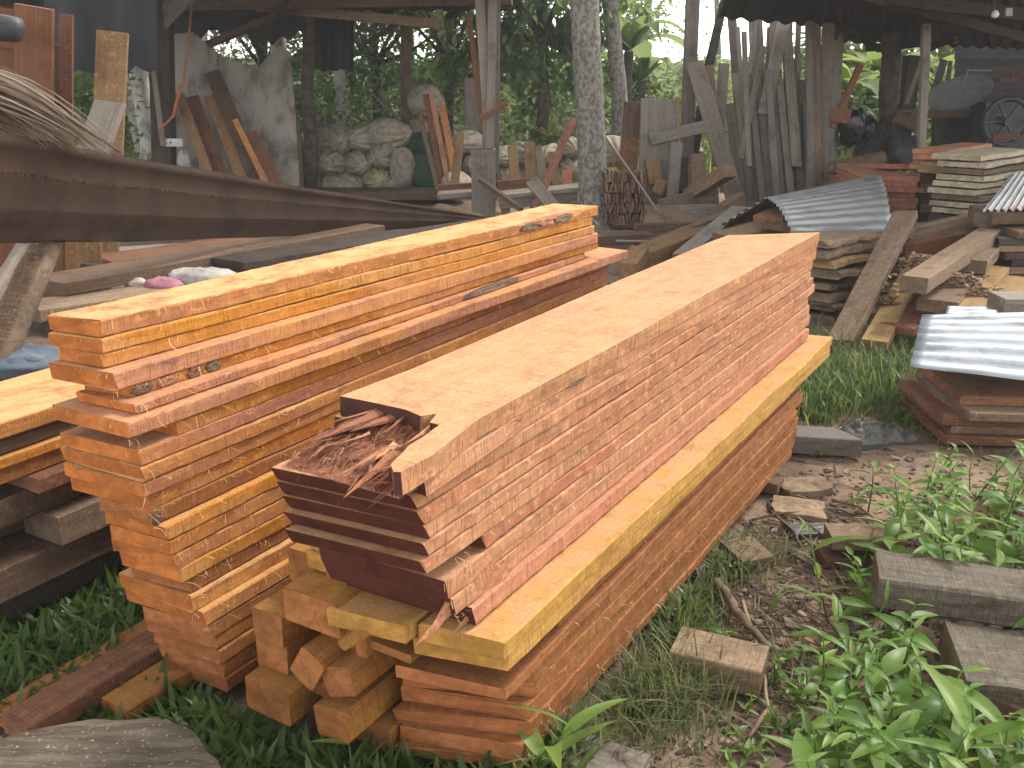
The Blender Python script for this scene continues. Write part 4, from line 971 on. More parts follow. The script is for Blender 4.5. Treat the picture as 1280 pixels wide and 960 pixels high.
def post(label, pts, rads, mat, n=9, name="post"):
    mb = MB(); mb.tube([at(*p) for p in pts], rads, n); o = mb.build(name, M[mat], smooth=True); return tag(o, label, "post", 'shed posts')
lean("dark squared post with a socket box on the left shed", (200, -40, 12.0), (206, 245, 12.0), .24, .2, 'dark', side=(1, 0, 0), cat='post', name='post')
lean("pale narrow strip nailed to the left of the dark squared post", (192, 88, 11.8), (204, 182, 11.8), .06, .03, 'lightgrey', cat='batten', name='batten')
post("crooked dark trunk post of the left shed", [(388, -20, 12.6), (386, 40, 12.6), (384, 120, 12.6), (390, 170, 12.6), (384, 245, 12.6)], [.07, .075, .08, .095, .12], 'trunk_dark')
lean("brown squared post of the left shed behind the sacks", (508, 15, 13.6), (508, 235, 13.6), .14, .12, 'darkbrown', side=(1, 0, 0), cat='post', name='post')
for i, (xa, ya, xb, yb, w, mt, yy) in enumerate(((598, -20, 612, 190, .1, 'grey', 10.9), (607, -30, 609, 188, .1, 'old', 11.0), (616, -20, 612, 185, .09, 'lightgrey', 10.85), (622, -30, 620, 215, .06, 'grey', 11.0), (586, 20, 604, 160, .06, 'redbrown', 11.1))):
    lean(f"{ORD[i + 1]} tall pole bundled on the weathered stump, from the left", (xa, ya, yy), (xb, yb, yy), w, .05, mt, group='poles on the stump', cat='pole', name='pole')
lean("small cross batten nailed over the bundled poles", (600, 148, 10.75), (634, 128, 10.75), .05, .04, 'redbrown', group='poles on the stump', cat='batten', name='batten')
# socket box, cable and rope on the squared post
bx = empty("socket_box", at(218, 178, 11.85), "white socket box fixed to the dark squared post", "socket box")
mb = MB(); mb.box((0, 0, 0), (.2, .06, .09)); mb.build("housing", M['plastic_white'], bx, Matrix.Translation(at(218, 178, 11.85)))
mb = MB(); mb.tube([at(213, 178, 11.82), at(213, 178, 11.80)], .012, 8); mb.build("socket", M['iron'], bx)
mb = MB(); mb.tube([at(241, -10, 11.6), at(236, 50, 11.6), at(229, 100, 11.6), at(220, 130, 11.6), at(217, 145, 11.6), at(207, 155, 11.55), at(199, 160, 11.55), at(200, 168, 11.55)], [.012, .012, .012, .02, .018, .012, .018, .012], 6)
tag(mb.build("rope", M['rope'], smooth=True), "knotted orange rope hanging beside the dark squared post", "rope")
rag("plastic_bottle_bag", "clear pale plastic bag hanging under the socket box", "plastic bag", at(230, 200, 11.7), .07, .05, .11, M['metal_grey'], 6)

# roof of the left shed
def slab_quad(name, label, cat, pts, t, mat, group=None):
    P = [Vector(p) for p in pts]; nn = (P[1] - P[0]).cross(P[-1] - P[0]).normalized()
    vs = P + [p + nn * t for p in P]; n = len(P)
    o = link(name, mesh(name, vs, [tuple(range(n)), tuple(range(n, 2 * n))[::-1]] + [(i, n + i, n + (i+1) % n, (i+1) % n) for i in range(n)]), mat)
    return tag(o, label, cat, group)
rf = empty("shed_roof", Vector((-4, 12.5, 2.6)), "dark low roof of the open left shed with its rafters", "roof")
def roof_fn(a, b, c, d):
    def fn(s, t):
        p = a.lerp(b, s).lerp(d.lerp(c, s), t); return p, Vector((0, 0, 1))
    return fn
vs, fs = sheet_from(roof_fn(at(-220, -60, 9.5), at(-220, 20, 15.5), at(655, 12, 15.2), at(640, -40, 9.8)), 6, 320, .02, 40)
link("roof_sheet", mesh("roof_sheet", vs, fs), M['roof_dark'], rf)
for i, (a, b, w, t, mt) in enumerate((((318, 8, 12.4), (548, 30, 12.2), .1, .11, 'old'), ((-60, 10, 12.2), (330, 12, 12.4), .1, .1, 'dark'), ((200, 8, 12.1), (640, 0, 11.6), .12, .1, 'darkbrown'),
      ((330, 40, 12.7), (365, -10, 11.0), .07, .07, 'dark'), ((455, 55, 13.4), (510, 20, 12.5), .05, .05, 'darkbrown'), ((380, 24, 15), (470, -30, 10.5), .08, .08, 'dark'), ((470, 24, 15), (560, -40, 10.5), .08, .08, 'dark'), ((560, 22, 15), (650, -30, 10.5), .08, .08, 'dark'), ((250, 60, 13), (380, 5, 12), .1, .08, 'darkbrown'))):
    timber("rafter", None, None, at(*a), at(*b), w, t, mt, parent=rf)
# hanging sheets under it
def hang(label, x0, x1, y0, y1, Y, mat, cat='tarp', seed=0, ragged=6):
    rr_ = random.Random(seed); nx_, ny_ = 16, 8; vs = []
    for j in range(ny_ + 1):
        for i in range(nx_ + 1):
            s = i / nx_; yb = y1 + rr_.uniform(-ragged, ragged) if j == ny_ else y0 + (y1 - y0) * j / ny_
            vs.append(at(x0 + (x1 - x0) * s, yb, Y + .06 * math.sin(s * 14 + seed)))
    k = len(vs); n1 = nx_ + 1; fs = [(j*n1 + i, j*n1 + i + 1, (j+1)*n1 + i + 1, (j+1)*n1 + i) for j in range(ny_) for i in range(nx_)]
    vs += [v + Vector((0, .01, 0)) for v in vs]; fs += [tuple(k + q for q in f[::-1]) for f in fs]
    tag(link("hanging_tarp", mesh("hanging_tarp", vs, fs), mat, smooth=True), label, cat, 'dark sheets hanging in the left shed')
hang("black tarp hanging behind the standing tan plank at the upper left", 55, 196, -60, 88, 9.6, M['tarp'], seed=1)
hang("dark square sheet hanging in the middle of the left shed", 388, 442, 22, 88, 13.2, M['tarp'], seed=2, ragged=3)
hang("dark cloth under the shed roof above the grey panel", 205, 385, -20, 46, 13.4, M['roof_dark'], seed=3, ragged=16)
quad_sheet("corrugated_sheet", "small grey corrugated sheet under the roof beside the squared post", at(206, 38, 11.4), at(258, -12, 11.0), at(205, -20, 10.8), at(204, 10, 11.3), 8, .012, M['galv_old'])

# sacks
def sack(label, px, py, Y, lx, rad, mat='sack', yaw=0., pitch=0., seed=0, group='sacks piled in the left shed'):
    """stuffed sack, its tied mouth (pleated) toward local -Y"""
    n, m_ = 64, 20; vs = []
    for i in range(m_ + 1):
        s = i / m_; y = -lx / 2 + lx * s
        k = min(1, (s * 2.2) ** .55) * min(1, ((1 - s) * 3.0) ** .42) if 0 < s < 1 else .03
        k = max(k, .05)
        for j in range(n):
            a = 2 * math.pi * j / n
            pl = 1 + (.42 * abs(math.sin(a * 5 + seed + .5 * math.sin(a * 2 + seed))) + .10 * math.sin(a * 3 + seed * 2) - .2) * max(0, 1 - s * 1.7) * min(1, s * 9 + .2) + .05 * noise.noise((math.cos(a) * 1.6 + seed, s * 2.5, math.sin(a) * 1.6)) + .03 * noise.noise((math.cos(a) * 4, s * 5, math.sin(a) * 4 + seed)) + .03 * abs(noise.noise((s * 9, a * .7, seed)))
            z = math.sin(a) * rad * k * pl * .9
            vs.append((math.cos(a) * rad * k * pl * 1.06, y + (.25 * rad * max(0, 1 - s * 6) if s < .12 else 0), max(z, -rad * .78)))
    fs = [(i*n + j, (i+1)*n + j, (i+1)*n + (j+1) % n, i*n + (j+1) % n) for i in range(m_) for j in range(n)]
    M4 = Matrix.Translation(at(px, py, Y)) @ Matrix.Rotation(yaw, 4, 'Z') @ Matrix.Rotation(pitch, 4, 'X')
    return tag(link("sack", mesh("sack", vs, fs), M[mat], None, M4, True), label, "sack", group)
for i, (x, y, w, mt, yw, lab) in enumerate((
    (422, 176, 46, 'sack', .2, "plump pale sack at the upper left of the sack pile"), (456, 174, 40, 'sack', -.3, "pale sack with a folded mouth, middle of the pile's top row"),
    (486, 168, 46, 'sack', .7, "long pale sack lying crosswise at the upper right of the pile"), (416, 204, 38, 'sack', -.2, "grey sack at the left of the pile's second row"),
    (447, 204, 36, 'sack', .3, "brownish sack in the middle of the pile's second row"), (480, 196, 40, 'sack', -.1, "round pale sack with a pleated mouth facing out"),
    (472, 223, 42, 'sack_olive', .2, "olive-yellow sack at the bottom of the pile"), (430, 232, 40, 'sack', .5, "dusty sack at the bottom left of the pile"), (503, 228, 36, 'sack', -.4, "grey sack squeezed at the bottom right of the pile"))):
    sack(lab, x, y, 13.2 + (.15 if y < 180 else 0), 0.8, m_px(w * .9, 13.2) / 2, mt, yw * 1.6, 0, i * 1.7)
sack("upright brown sack standing right of the sack pile", 504, 208, 13.0, .6, .17, 'sack', 0, -1.45, 21)
sack("pale sack perched highest, beside the leaning boards", 534, 128, 13.4, .55, .24, 'sack', 1.1, .3, 23)
sack("pale sack below the highest one, behind leaning boards", 528, 162, 13.5, .5, .19, 'sack', .6, -.2, 25)
sack("dark green sack standing behind the leaning boards", 536, 212, 13.1, .62, .26, 'sack_green', 0, -1.45, 27)
sack("second dark green sack on top of the standing one", 530, 182, 13.3, .4, .2, 'sack_green', .4, -.2, 29)
rr = random.Random(15)
for i, (x, y, w) in enumerate(((583, 178, 36), (566, 192, 30), (600, 205, 40), (632, 196, 34), (654, 192, 36), (690, 195, 36), (712, 186, 34), (716, 210, 40), (640, 222, 42), (676, 220, 40), (704, 226, 36), (590, 226, 40), (765, 190, 46), (862, 158, 34), (858, 186, 40), (570, 232, 40))):
    sack(f"{ORD[i + 1]} sack of the far sack wall, counted from the left shed" if i < 12 else ["grey sack behind the tile stack", "pale sack behind the grey cupboard panel", "grey sack low behind the cupboard panel", "sack lying behind the left bench"][i - 12],
         x, y, 13.4 if i < 12 else 12.6, .75, m_px(w * .85, 13.2) / 2, rr.choice(['sack', 'sack', 'sack']), rr.uniform(-.5, .5), 0, i * 2.3 + 1, 'sack wall behind the bench')
for i, (xa, ya, xb, yb, w, mt) in enumerate(((532, 118, 553, 240, .07, 'redbrown'), (538, 116, 562, 238, .06, 'pinkboard'), (552, 130, 572, 236, .09, 'orange'), (546, 150, 566, 238, .05, 'tan'), (524, 140, 548, 240, .06, 'old'))):
    lean(f"{ORD[i + 1]} thin board leaning by the green sacks, from the left", (xa, ya, 12.9), (xb, yb, 12.5), w, .03, mt, group='thin boards by the green sacks')
timber("floor_plank", "dusty floor planks edge below the sack pile", "plank", at(380, 242, 12.6), at(560, 242, 12.6), .5, .1, 'darkbrown')
stick_mb = MB(); stick_mb.tube([at(456, 108, 13.8), at(476, 128, 13.7), at(497, 146, 13.6)], .015, 6)
tag(stick_mb.build("stick", M['lightgrey'], smooth=True), "thin pale stick slanting above the sack pile", "stick")
lean("small grey bird-box-like board frame left of the tall poles", (590, 98, 11.4), (591, 158, 11.4), .17, .12, 'grey', side=(1, .2, 0), cat='box', name='wooden_box')

# doors and boards standing at the far left
dr = empty("panelled_door", at(20, 200, 6.4), "unfinished red-brown panelled door standing at the left edge", "door")
def door_piece(name, x0, x1, y0, y1, Y, t, mat='mahog'):
    timber(name, None, None, at((x0 + x1) / 2, y0, Y), at((x0 + x1) / 2, y1, Y), m_px(x1 - x0, Y), t, mat, side=(1, 0, 0), parent=dr, seg=4)
door_piece("stile", 22, 64, 8, 330, 6.4, .045); door_piece("panel", -60, 24, 50, 330, 6.43, .03); door_piece("rail", -60, 22, 5, 55, 6.41, .042)
lean("narrow red-brown board standing right of the panelled door", (83, 18, 6.9), (83, 330, 6.9), m_px(14, 6.9), .04, 'redbrown', group='boards standing by the door')
lean("dark board between the door and the narrow red-brown board", (68, 56, 7.0), (70, 330, 7.0), m_px(18, 7.0), .04, 'darkbrown', group='boards standing by the door')
mb = MB(); mb.tube([at(-40, 34, 6.0), at(8, 35, 6.0), at(24, 38, 6.0), at(28, 40, 6.0)], [.075, .075, .07, .03], 12)
tag(mb.build("pipe_end", M['iron'], smooth=True), "dark rounded pipe end in front of the panelled door", "pipe")
lean("tan plank standing up behind the metal sheet, slightly tilted", (141, 40, 6.6), (128, 330, 6.3), m_px(34, 6.6), .035, 'tan', group='boards standing by the door')
lean("short grey plank leaning against the tan plank", (138, 128, 6.2), (112, 200, 6.0), m_px(40, 6.2), .035, 'lightgrey', side=(1, 0, .35), group='boards standing by the door')

# ---------------------------------------------------------------- grey planks leaning at the right of the palm
GQ = 'grey planks leaning in a row right of the palm'
Lp = [((868, 78), (925, 262), .21), ((886, 82), (905, 232), .10), ((905, 80), (896, 200), .13), ((920, 92), (944, 262), .12), ((922, 34), (932, 170), .05), ((930, 40), (936, 200), .06), ((934, 92), (952, 262), .11), ((955, 58), (925, 190), .07),
      ((946, 100), (966, 262), .08), ((990, -20), (955, 135), .15), ((960, 88), (972, 260), .08), ((972, 86), (990, 250), .09), ((984, 45), (996, 200), .12), ((1001, 100), (992, 250), .10), ((1000, 68), (990, 160), .06), ((1011, 26), (1014, 240), .09),
      ((1018, 27), (1021, 238), .12), ((1037, -20), (1030, 225), .14), ((1016, -20), (1016, 120), .08), ((1043, 50), (1036, 222), .09), ((966, 120), (980, 262), .07), ((979, 130), (986, 255), .06), ((1006, 130), (1010, 245), .07), ((1026, 110), (1026, 235), .08), ((1032, 120), (1040, 225), .07),
      ((940, 130), (956, 265), .08), ((951, 110), (962, 262), .09), ((996, 120), (1001, 250), .08), ((912, 130), (930, 262), .12), ((922, 140), (948, 265), .1)]
rr = random.Random(9)
for i, (a, b, w) in enumerate(Lp):
    Y = 11.4 + (i % 5) * .12
    lean(f"grey weathered plank, {ORD[i + 1]} of the upright row right of the palm" if i < 28 else ["short grey plank low at the left end of the upright row", "broad short grey plank low in the upright row"][i - 28], (a[0], a[1], Y + .5), (b[0], b[1] + 8, Y - .1), w, .03,
         rr.choice(['grey', 'grey', 'old', 'lightgrey']), side=(1, rr.uniform(-.3, .3), 0), group=GQ, name='plank')
for i in range(18):
    x = 928 + i * 6.6 + rr.uniform(-3, 3); lean(f"{ORD[i + 1]} grey plank of the rear layer in the upright row, from the left", (x + rr.uniform(-14, 14), rr.uniform(-10, 110), 12.6), (x + rr.uniform(-4, 10), 262, 12.2), rr.uniform(.06, .13), .03,
         rr.choice(['grey', 'grey', 'old', 'lightgrey']), side=(1, rr.uniform(-.3, .3), 0), group=GQ, name='plank')
lean("curved red-brown branch plank forking off the grey planks", (1076, 80, 11.4), (1040, 160, 11.3), .07, .05, 'redbrown', group=GQ)
lean("reddish board stub at the right end of the grey planks", (1038, 142, 11.2), (1062, 146, 11.2), .16, .04, 'redbrown', side=(0, 0, 1), group=GQ)
lean("tall grey squared post right of the palm", (867, -30, 12.0), (856, 245, 12.0), .15, .12, 'grey', side=(1, 0, 0), cat='post', group='shed posts', name='post')
post("dark slanting pole under the right shed's eave", [(908, -10, 12.5), (896, 40, 12.5), (884, 92, 12.4), (868, 190, 12.2), (860, 250, 12)], [.05, .055, .06, .06, .06], 'trunk_dark')
GC = 'old cupboard panels by the tile stack'
lean("large grey cupboard panel leaning right of the tile stack", (826, 124, 11.2), (822, 262, 10.9), .46, .035, 'grey', group=GC, cat='panel', name='panel')
lean("dark brown panel left of the large grey cupboard panel", (791, 128, 11.3), (788, 174, 11.25), .2, .035, 'darkbrown', group=GC, cat='panel', name='panel')
lean("brown board below the dark brown panel", (787, 172, 11.1), (784, 262, 10.9), .2, .035, 'redbrown', group=GC)
lean("thin dead stalk hanging down the grey cupboard panel", (846, 122, 11.0), (850, 205, 11.0), .03, .03, 'tan', group=GC, cat='stick', name='stick')
lean("grey board nailed across the cupboard panel to the post", (812, 174, 11.0), (882, 158, 11.0), .05, .13, 'grey', group=GC, side=(0, 1, 0))
lean("square brown chip of board on the cupboard panel, upper", (815, 198, 10.95), (820, 230, 10.85), .16, .03, 'tan', group=GC, cat='board', name='board')
lean("square brown chip of board on the cupboard panel, lower", (828, 224, 10.8), (820, 242, 10.75), .12, .03, 'tan', group=GC, cat='board', name='board')
lean("grey board at the foot of the cupboard panel", (846, 178, 10.9), (840, 250, 10.7), .13, .04, 'grey', group=GC)
lean("short squared post standing right of the cupboard panel", (872, 193, 10.8), (870, 250, 10.7), .16, .14, 'old', group=GC, cat='post', name='post')
lean("dark short board left of the short squared post", (855, 196, 10.95), (856, 248, 10.9), .14, .05, 'darkbrown', group=GC)
mb = MB(); mb.tube([at(752, 165, 10.8), at(785, 210, 10.3), at(806, 240, 9.9), at(833, 280, 9.5)], .012, 6)
tag(mb.build("rope", M['lightgrey'], smooth=True), "slack pale rope running from the palm trunk down to the scrap heap", "rope")

# ---------------------------------------------------------------- dark shed on the right
rf2 = empty("shed_roof", Vector((6, 12, 2.6)), "dark roof of the right shed, ragged along its eave", "roof")
vs, fs = sheet_from(roof_fn(at(898, 22, 11.6), at(960, -150, 6.5), at(1500, -150, 7.5), at(1480, 70, 15.5)), 8, 240, .02, 34)
link("roof_sheet", mesh("roof_sheet", vs, fs), M['roof_dark'], rf2)
vs, fs = sheet_from(roof_fn(at(1040, 52, 13.2), at(1010, -40, 9.5), at(1400, -40, 9.5), at(1400, 66, 14.5)), 8, 160, .02, 22)
link("lower_roof_sheet", mesh("lower_roof_sheet", vs, fs), M['roof_dark'], rf2)
for i, (a, b, w) in enumerate((((950, -20, 9.5), (1290, 20, 10.5), .12), ((1060, -10, 9.5), (1290, 50, 12.5), .1), ((1085, 60, 13.2), (1195, 50, 12), .09), ((1160, 62, 12.4), (1194, 48, 11.5), .05), ((1046, 30, 12), (1100, 62, 13), .07))):
    timber("rafter", None, None, at(*a), at(*b), w, w, 'dark', parent=rf2)
def trunk_post(label, x, y0, y1, Y, rad):
    mb = MB(); pts, rs_ = [], []
    for k in range(26):
        pts.append(at(x + 2 * math.sin(k * .4), y0 + (y1 - y0) * k / 25, Y)); rs_.append(rad * (1 + .06 * (k % 2)))
    mb.tube(pts, rs_, 14); tag(mb.build("post", M['trunk_dark'], smooth=False), label, "post", 'shed posts')
trunk_post("dark palm-trunk post of the right shed", 1112, 40, 215, 12.6, .11)
lean("pale squared post of the right shed before the dish", (1158, 30, 11.4), (1150, 215, 11.3), .085, .08, 'grey', side=(1, 0, 0), cat='post', group='shed posts', name='post')
wl = empty("board_wall", at(1300, 150, 15), "dark horizontal board wall at the back of the right shed", "wall")
for k in range(16):
    y = 44 + k * 11.5
    if y < 130: x0 = 1194
    else: x0 = 1205
    timber("wall_board", None, None, at(x0, y, 14.6 + .01 * (k % 2)), at(1420, y, 14.6 + .01 * (k % 2)), .15, .03, M['wall_dark'], side=(0, 0, 1), parent=wl, seg=3)
for i, (a, b, w, mt) in enumerate((((1126, 66, 13.4), (1121, 130, 13.2), .05, 'lightgrey'), ((1155, 68, 13.4), (1133, 130, 13), .05, 'lightgrey'), ((1180, 75, 14.2), (1165, 125, 14.0), .1, 'dark'), ((1130, 70, 13.6), (1122, 180, 13.4), .2, 'dark'), ((1145, 70, 13.6), (1128, 180, 13.4), .2, 'dark'), ((1188, 76, 14.4), (1183, 118, 14.4), .05, 'dark'))):
    lean(f"{ORD[i + 1]} stick leaning behind the posts of the right shed", a, b, w, .04, mt, group='sticks behind the right shed posts', cat='stick', name='stick')
lean("workbench top in the right shed under the dish", (1120, 143, 12.5), (1235, 140, 12.8), .6, .08, 'darkbrown', side=(0, 1, 0), cat='bench', group=None, name='workbench_top')
lean("slanted beam below the workbench in the right shed", (1120, 146, 12.0), (1150, 160, 12.0), .1, .14, 'darkbrown', side=(0, 1, 0), group=None, cat='beam')
for i, (x, y) in enumerate(((1170, 150), (1178, 150), (1228, 150))):
    lean(f"{['first', 'second', 'third'][i]} upright of the workbench frame in the right shed", (x, 143, 12.6), (x - 2, 225, 12.6), .08, .08, 'dark', side=(1, 0, 0), cat='post', group='workbench uprights', name='post')
slab_quad("dark_board", "black boarded cupboard under the workbench in the right shed", "cupboard", [at(1185, 146, 13.0), at(1235, 146, 13.0), at(1235, 230, 13.0), at(1185, 230, 13.0)], .3, M['wall_dark'])
# dish
mb = MB(); rings = []; c = at(1200, 120, 12.3); tiltm = Matrix.Rotation(-.42, 3, 'Y') @ Matrix.Rotation(math.radians(24), 3, 'X'); n = 28
for k in range(7):
    q = k / 6 * .34; rings.append([c + tiltm @ Vector((math.cos(2 * math.pi * j / n) * q * 1.15, math.sin(2 * math.pi * j / n) * q, q * q * .5)) for j in range(n)])
vs = [v for g in rings for v in g]; fs = [(i*n + j, i*n + (j+1) % n, (i+1)*n + (j+1) % n, (i+1)*n + j) for i in range(6) for j in range(n)]
k0 = len(vs); vs += [v - Vector((0, 0, .01)) for v in vs]; fs += [tuple(k0 + a for a in f[::-1]) for f in fs]
dish = empty("satellite_dish", c, "grey mesh satellite dish lying tilted on the workbench", "dish")
link("bowl", mesh("bowl", vs, fs), M['metal_grey'], dish, smooth=True)
mb = MB(); mb.tube([c, c + tiltm @ Vector((.1, -.05, .34)), c + tiltm @ Vector((.3, -.2, .3))], .012, 6); mb.build("feed_arm", M['metal_grey'], dish)
# machine wheel
wc = at(1258, 152, 11.6); wh = empty("flywheel", wc, "large dark spoked flywheel of the saw machine at the right", "wheel")
def ring_mesh(R, rt, n=36, m_=8):
    vs = [Vector(((R + rt * math.cos(b)) * math.cos(a), rt * 1.6 * math.sin(b), (R + rt * math.cos(b)) * math.sin(a))) for a in [2 * math.pi * i / n for i in range(n)] for b in [2 * math.pi * j / m_ for j in range(m_)]]
    return vs, [(i*m_ + j, i*m_ + (j+1) % m_, ((i+1) % n)*m_ + (j+1) % m_, ((i+1) % n)*m_ + j) for i in range(n) for j in range(m_)]
vs, fs = ring_mesh(.26, .028); link("rim", mesh("rim", vs, fs), M['iron'], wh, Matrix.Translation(wc), True)
for k in range(6):
    mb = MB(); a = math.pi * k / 3; mb.tube([(0, 0, 0), (.25 * math.cos(a), 0, .25 * math.sin(a))], .018, 6); mb.build("spoke", M['iron'], wh, Matrix.Translation(wc))
mb = MB(); mb.tube([(0, -.06, 0), (0, .2, 0)], .05, 12); mb.build("hub", M['iron'], wh, Matrix.Translation(wc))
slab_quad("saw_machine", "dark machine body behind the flywheel at the right edge", "machine", [at(1232, 128, 12.0), at(1400, 128, 12.0), at(1400, 235, 12.0), at(1232, 235, 12.0)], .4, M['iron'])
lean("rust-red metal bar under the flywheel", (1240, 172, 11.4), (1275, 171, 11.4), .07, .04, M['rust'], side=(0, 0, 1), cat='bar', group=None, name='metal_bar')
lean("rust-red strip on the dark board wall", (1248, 100, 14.3), (1272, 99, 14.3), .05, .04, M['rust'], side=(0, 0, 1), cat='bar', group=None, name='metal_bar')
slab_quad("rust_plate", "rust-red plate on the dark wall at the right edge", "plate", [at(1264, 88, 14.3), at(1290, 87, 14.3), at(1290, 98, 14.3), at(1264, 97, 14.3)], .02, M['rust'])
lp = empty("hanging_bulb", at(1244, 20, 9.0), "small white bulb hanging under the right shed roof", "bulb")
mb = MB(); mb.tube([at(1242, -40, 9.0), at(1243, 12, 9.0)], .006, 6); mb.build("cable", M['iron'], lp)
mb = MB(); cb = at(1244, 18, 9.0); mb.tube([cb + Vector((0, 0, .035)), cb + Vector((0, 0, .02)), cb, cb + Vector((0, 0, -.02)), cb + Vector((0, 0, -.03))], [.012, .025, .034, .028, .008], 10); mb.build("bulb", M['plastic_white'], lp, smooth=True)
slab_quad("switch_plate", "small grey switch plate on the right shed's beam", "switch", [at(1258, 10, 9.1), at(1266, 10, 9.1), at(1266, 20, 9.1), at(1258, 20, 9.1)], .03, M['metal_grey'])
# black bags and motorbike-like junk between the leaning planks and the trunk post
rag("black_bag", "glossy black plastic bag hung beside the leaning grey planks", "plastic bag", at(1066, 160, 12.2), .16, .12, .24, M['black_bag'], 31)
rag("black_bag", "smaller shiny black bag right of the larger hung one", "plastic bag", at(1083, 160, 12.4), .12, .1, .14, M['black_bag'], 35)
rag("junk_heap", "dark junk heap at the foot of the trunk post", "junk", at(1092, 185, 12.6), .22, .2, .3, M['trunk_dark'], 41)
rag("engine_block", "small dark greenish engine standing between the shed posts", "engine", at(1133, 192, 12.2), .22, .18, .22, M['iron'], 44)
mb = MB(); mb.tube([at(1040, 210, 11.0), at(1070, 204, 11.2), at(1102, 197, 11.4)], [.08, .085, .08], 10); tag(mb.build("log", M['bark'], smooth=True), "grey log lying behind the pale red boards", "log")

# ---------------------------------------------------------------- palm trunks and other trunks
def palm(label, pts, r0, r1, mat, knots=True, name="palm_tree", group='palm and tree trunks', n=18, m_=60):
    root = empty(name, at(*pts[0]), label, "tree", group); P = [at(*p) for p in pts]; vs = []
    for i in range(m_ + 1):
        s = i / m_ * (len(P) - 1); k = min(int(s), len(P) - 2); p = P[k].lerp(P[k + 1], s - k); f = i / m_
        rad = r0 + (r1 - r0) * f + r0 * .35 * max(0, 1 - f * 9) ** 2
        rad *= 1 + (.025 * ((i % 3) == 0))
        for j in range(n):
            a = 2 * math.pi * j / n
            q = rad * (1 + .05 * noise.noise((math.cos(a) * 2, math.sin(a) * 2, i * .3)) + .03 * noise.noise((math.cos(a) * 6, math.sin(a) * 6, i * .8)))
            vs.append(p + Vector((math.cos(a) * q, math.sin(a) * q, 0)))
    fs = [(i*n + j, i*n + (j+1) % n, (i+1)*n + (j+1) % n, (i+1)*n + j) for i in range(m_) for j in range(n)]
    me = mesh("trunk", [v - P[0] for v in vs], fs); link("trunk", me, M[mat], root, Matrix.Translation(P[0]), True)
    return root, P[-1]
tall = []
tall.append(palm("thick lichen-grey palm trunk standing in the middle of the yard", [(744, 288, 10.5), (738, 150, 10.5), (731, 20, 10.5), (728, -100, 10.5), (722, -500, 10.6)], .158, .135, 'trunk'))
tall.append(palm("slimmer palm trunk leaning behind the thick one", [(776, 175, 14.5), (774, 110, 14.5), (764, 20, 14.5), (756, -60, 14.5), (735, -380, 14.6)], .12, .10, 'trunk', m_=50))
tall.append(palm("pale slender trunk seen left of the squared shed post", [(190, 200, 15.0), (181, 140, 15.0), (171, 80, 15.0), (150, -100, 15.0), (130, -300, 15.0)], .14, .12, 'trunk_pale', m_=40))
tall.append(palm("thin pale trunk left of the squared post, the narrower one", [(176, 190, 15.6), (162, 130, 15.6), (150, 70, 15.6), (120, -160, 15.6)], .075, .06, 'trunk_pale', m_=30))
tall.append(palm("pale trunk visible above the grey panel's right edge", [(360, 200, 15.2), (352, 100, 15.2), (344, 20, 15.2), (330, -120, 15.2), (320, -300, 15.2)], .13, .11, 'trunk_pale', m_=40))
tall.append(palm("pale trunk behind the sack pile under the hanging sheet", [(433, 210, 16.0), (427, 140, 16.0), (422, 60, 16.0), (415, -100, 16), (410, -260, 16.0)], .10, .09, 'trunk_pale', m_=40))
tall.append(palm("slim pale trunk seen beneath the left shed's corrugated scrap", [(254, 120, 16.5), (252, 40, 16.5), (250, -40, 16.5), (245, -220, 16.5)], .09, .08, 'trunk_pale', m_=30))
# ---------------------------------------------------------------- woodland behind
def leaf_quad(mb, p, L, w, rr, droop=.0):
    a = rr.uniform(0, 6.283); el = rr.gauss(-.25 - droop, .5); d = Vector((math.cos(a) * math.cos(el), math.sin(a) * math.cos(el), math.sin(el)))
    s = d.cross(Vector((rr.gauss(0, .5), rr.gauss(0, .5), 1))).normalized() * (w / 2)
    mb.add([p, p + d * (L * .45) + s, p + d * L, p + d * (L * .45) - s], [(0, 1, 2, 3)])
def crown_mesh(name, c, rad, n, L, rr, clumps=26, droop=0., shell=.55):
    mb = MB(); cl = []
    for k in range(clumps):
        d = Vector((rr.gauss(0, 1), rr.gauss(0, 1), rr.gauss(0, 1))).normalized(); f = shell + (1 - shell) * rr.random()
        cl.append((Vector((d.x * rad[0] * f, d.y * rad[1] * f, d.z * rad[2] * f)), rr.uniform(.16, .34)))
    for i in range(n):
        q, s = rr.choice(cl); p = Vector(c) + q + Vector((rr.gauss(0, 1) * rad[0], rr.gauss(0, 1) * rad[1], rr.gauss(0, .8) * rad[2])) * s * .55
        k = rr.uniform(.6, 1.3); leaf_quad(mb, p, L * k, L * .42 * k, rr, droop)
    return mb, cl
def tree(label, px, Y, cz, rad, n, L, mat, seed, tr=.11, droop=0., group='leafy trees behind the yard', clumps=26):
    rr = random.Random(seed); base = at(px, 80, Y); base.z = 0; c = Vector((base.x, base.y, cz))
    root = empty("leafy_tree", base, label, "tree", group)
    mb, cl = crown_mesh("crown", c, rad, n, L, rr, clumps, droop); mb.build("crown", M[mat], root)
    mb = MB(); fork = Vector((base.x + rr.uniform(-.2, .2), base.y, cz - rad[2] * .55))
    mb.tube([base, base.lerp(fork, .5) + Vector((rr.uniform(-.1, .1), 0, 0)), fork, c + Vector((0, 0, rad[2] * .4))], [tr * 1.2, tr, tr * .8, tr * .25], 9)
    for q, s in cl[:10]: mb.tube([fork, fork.lerp(c + q, .5) + Vector((0, 0, -.1)), c + q], [tr * .45, tr * .28, tr * .08], 6)
    mb.build("trunk", M['trunk_dark'], root, smooth=True)
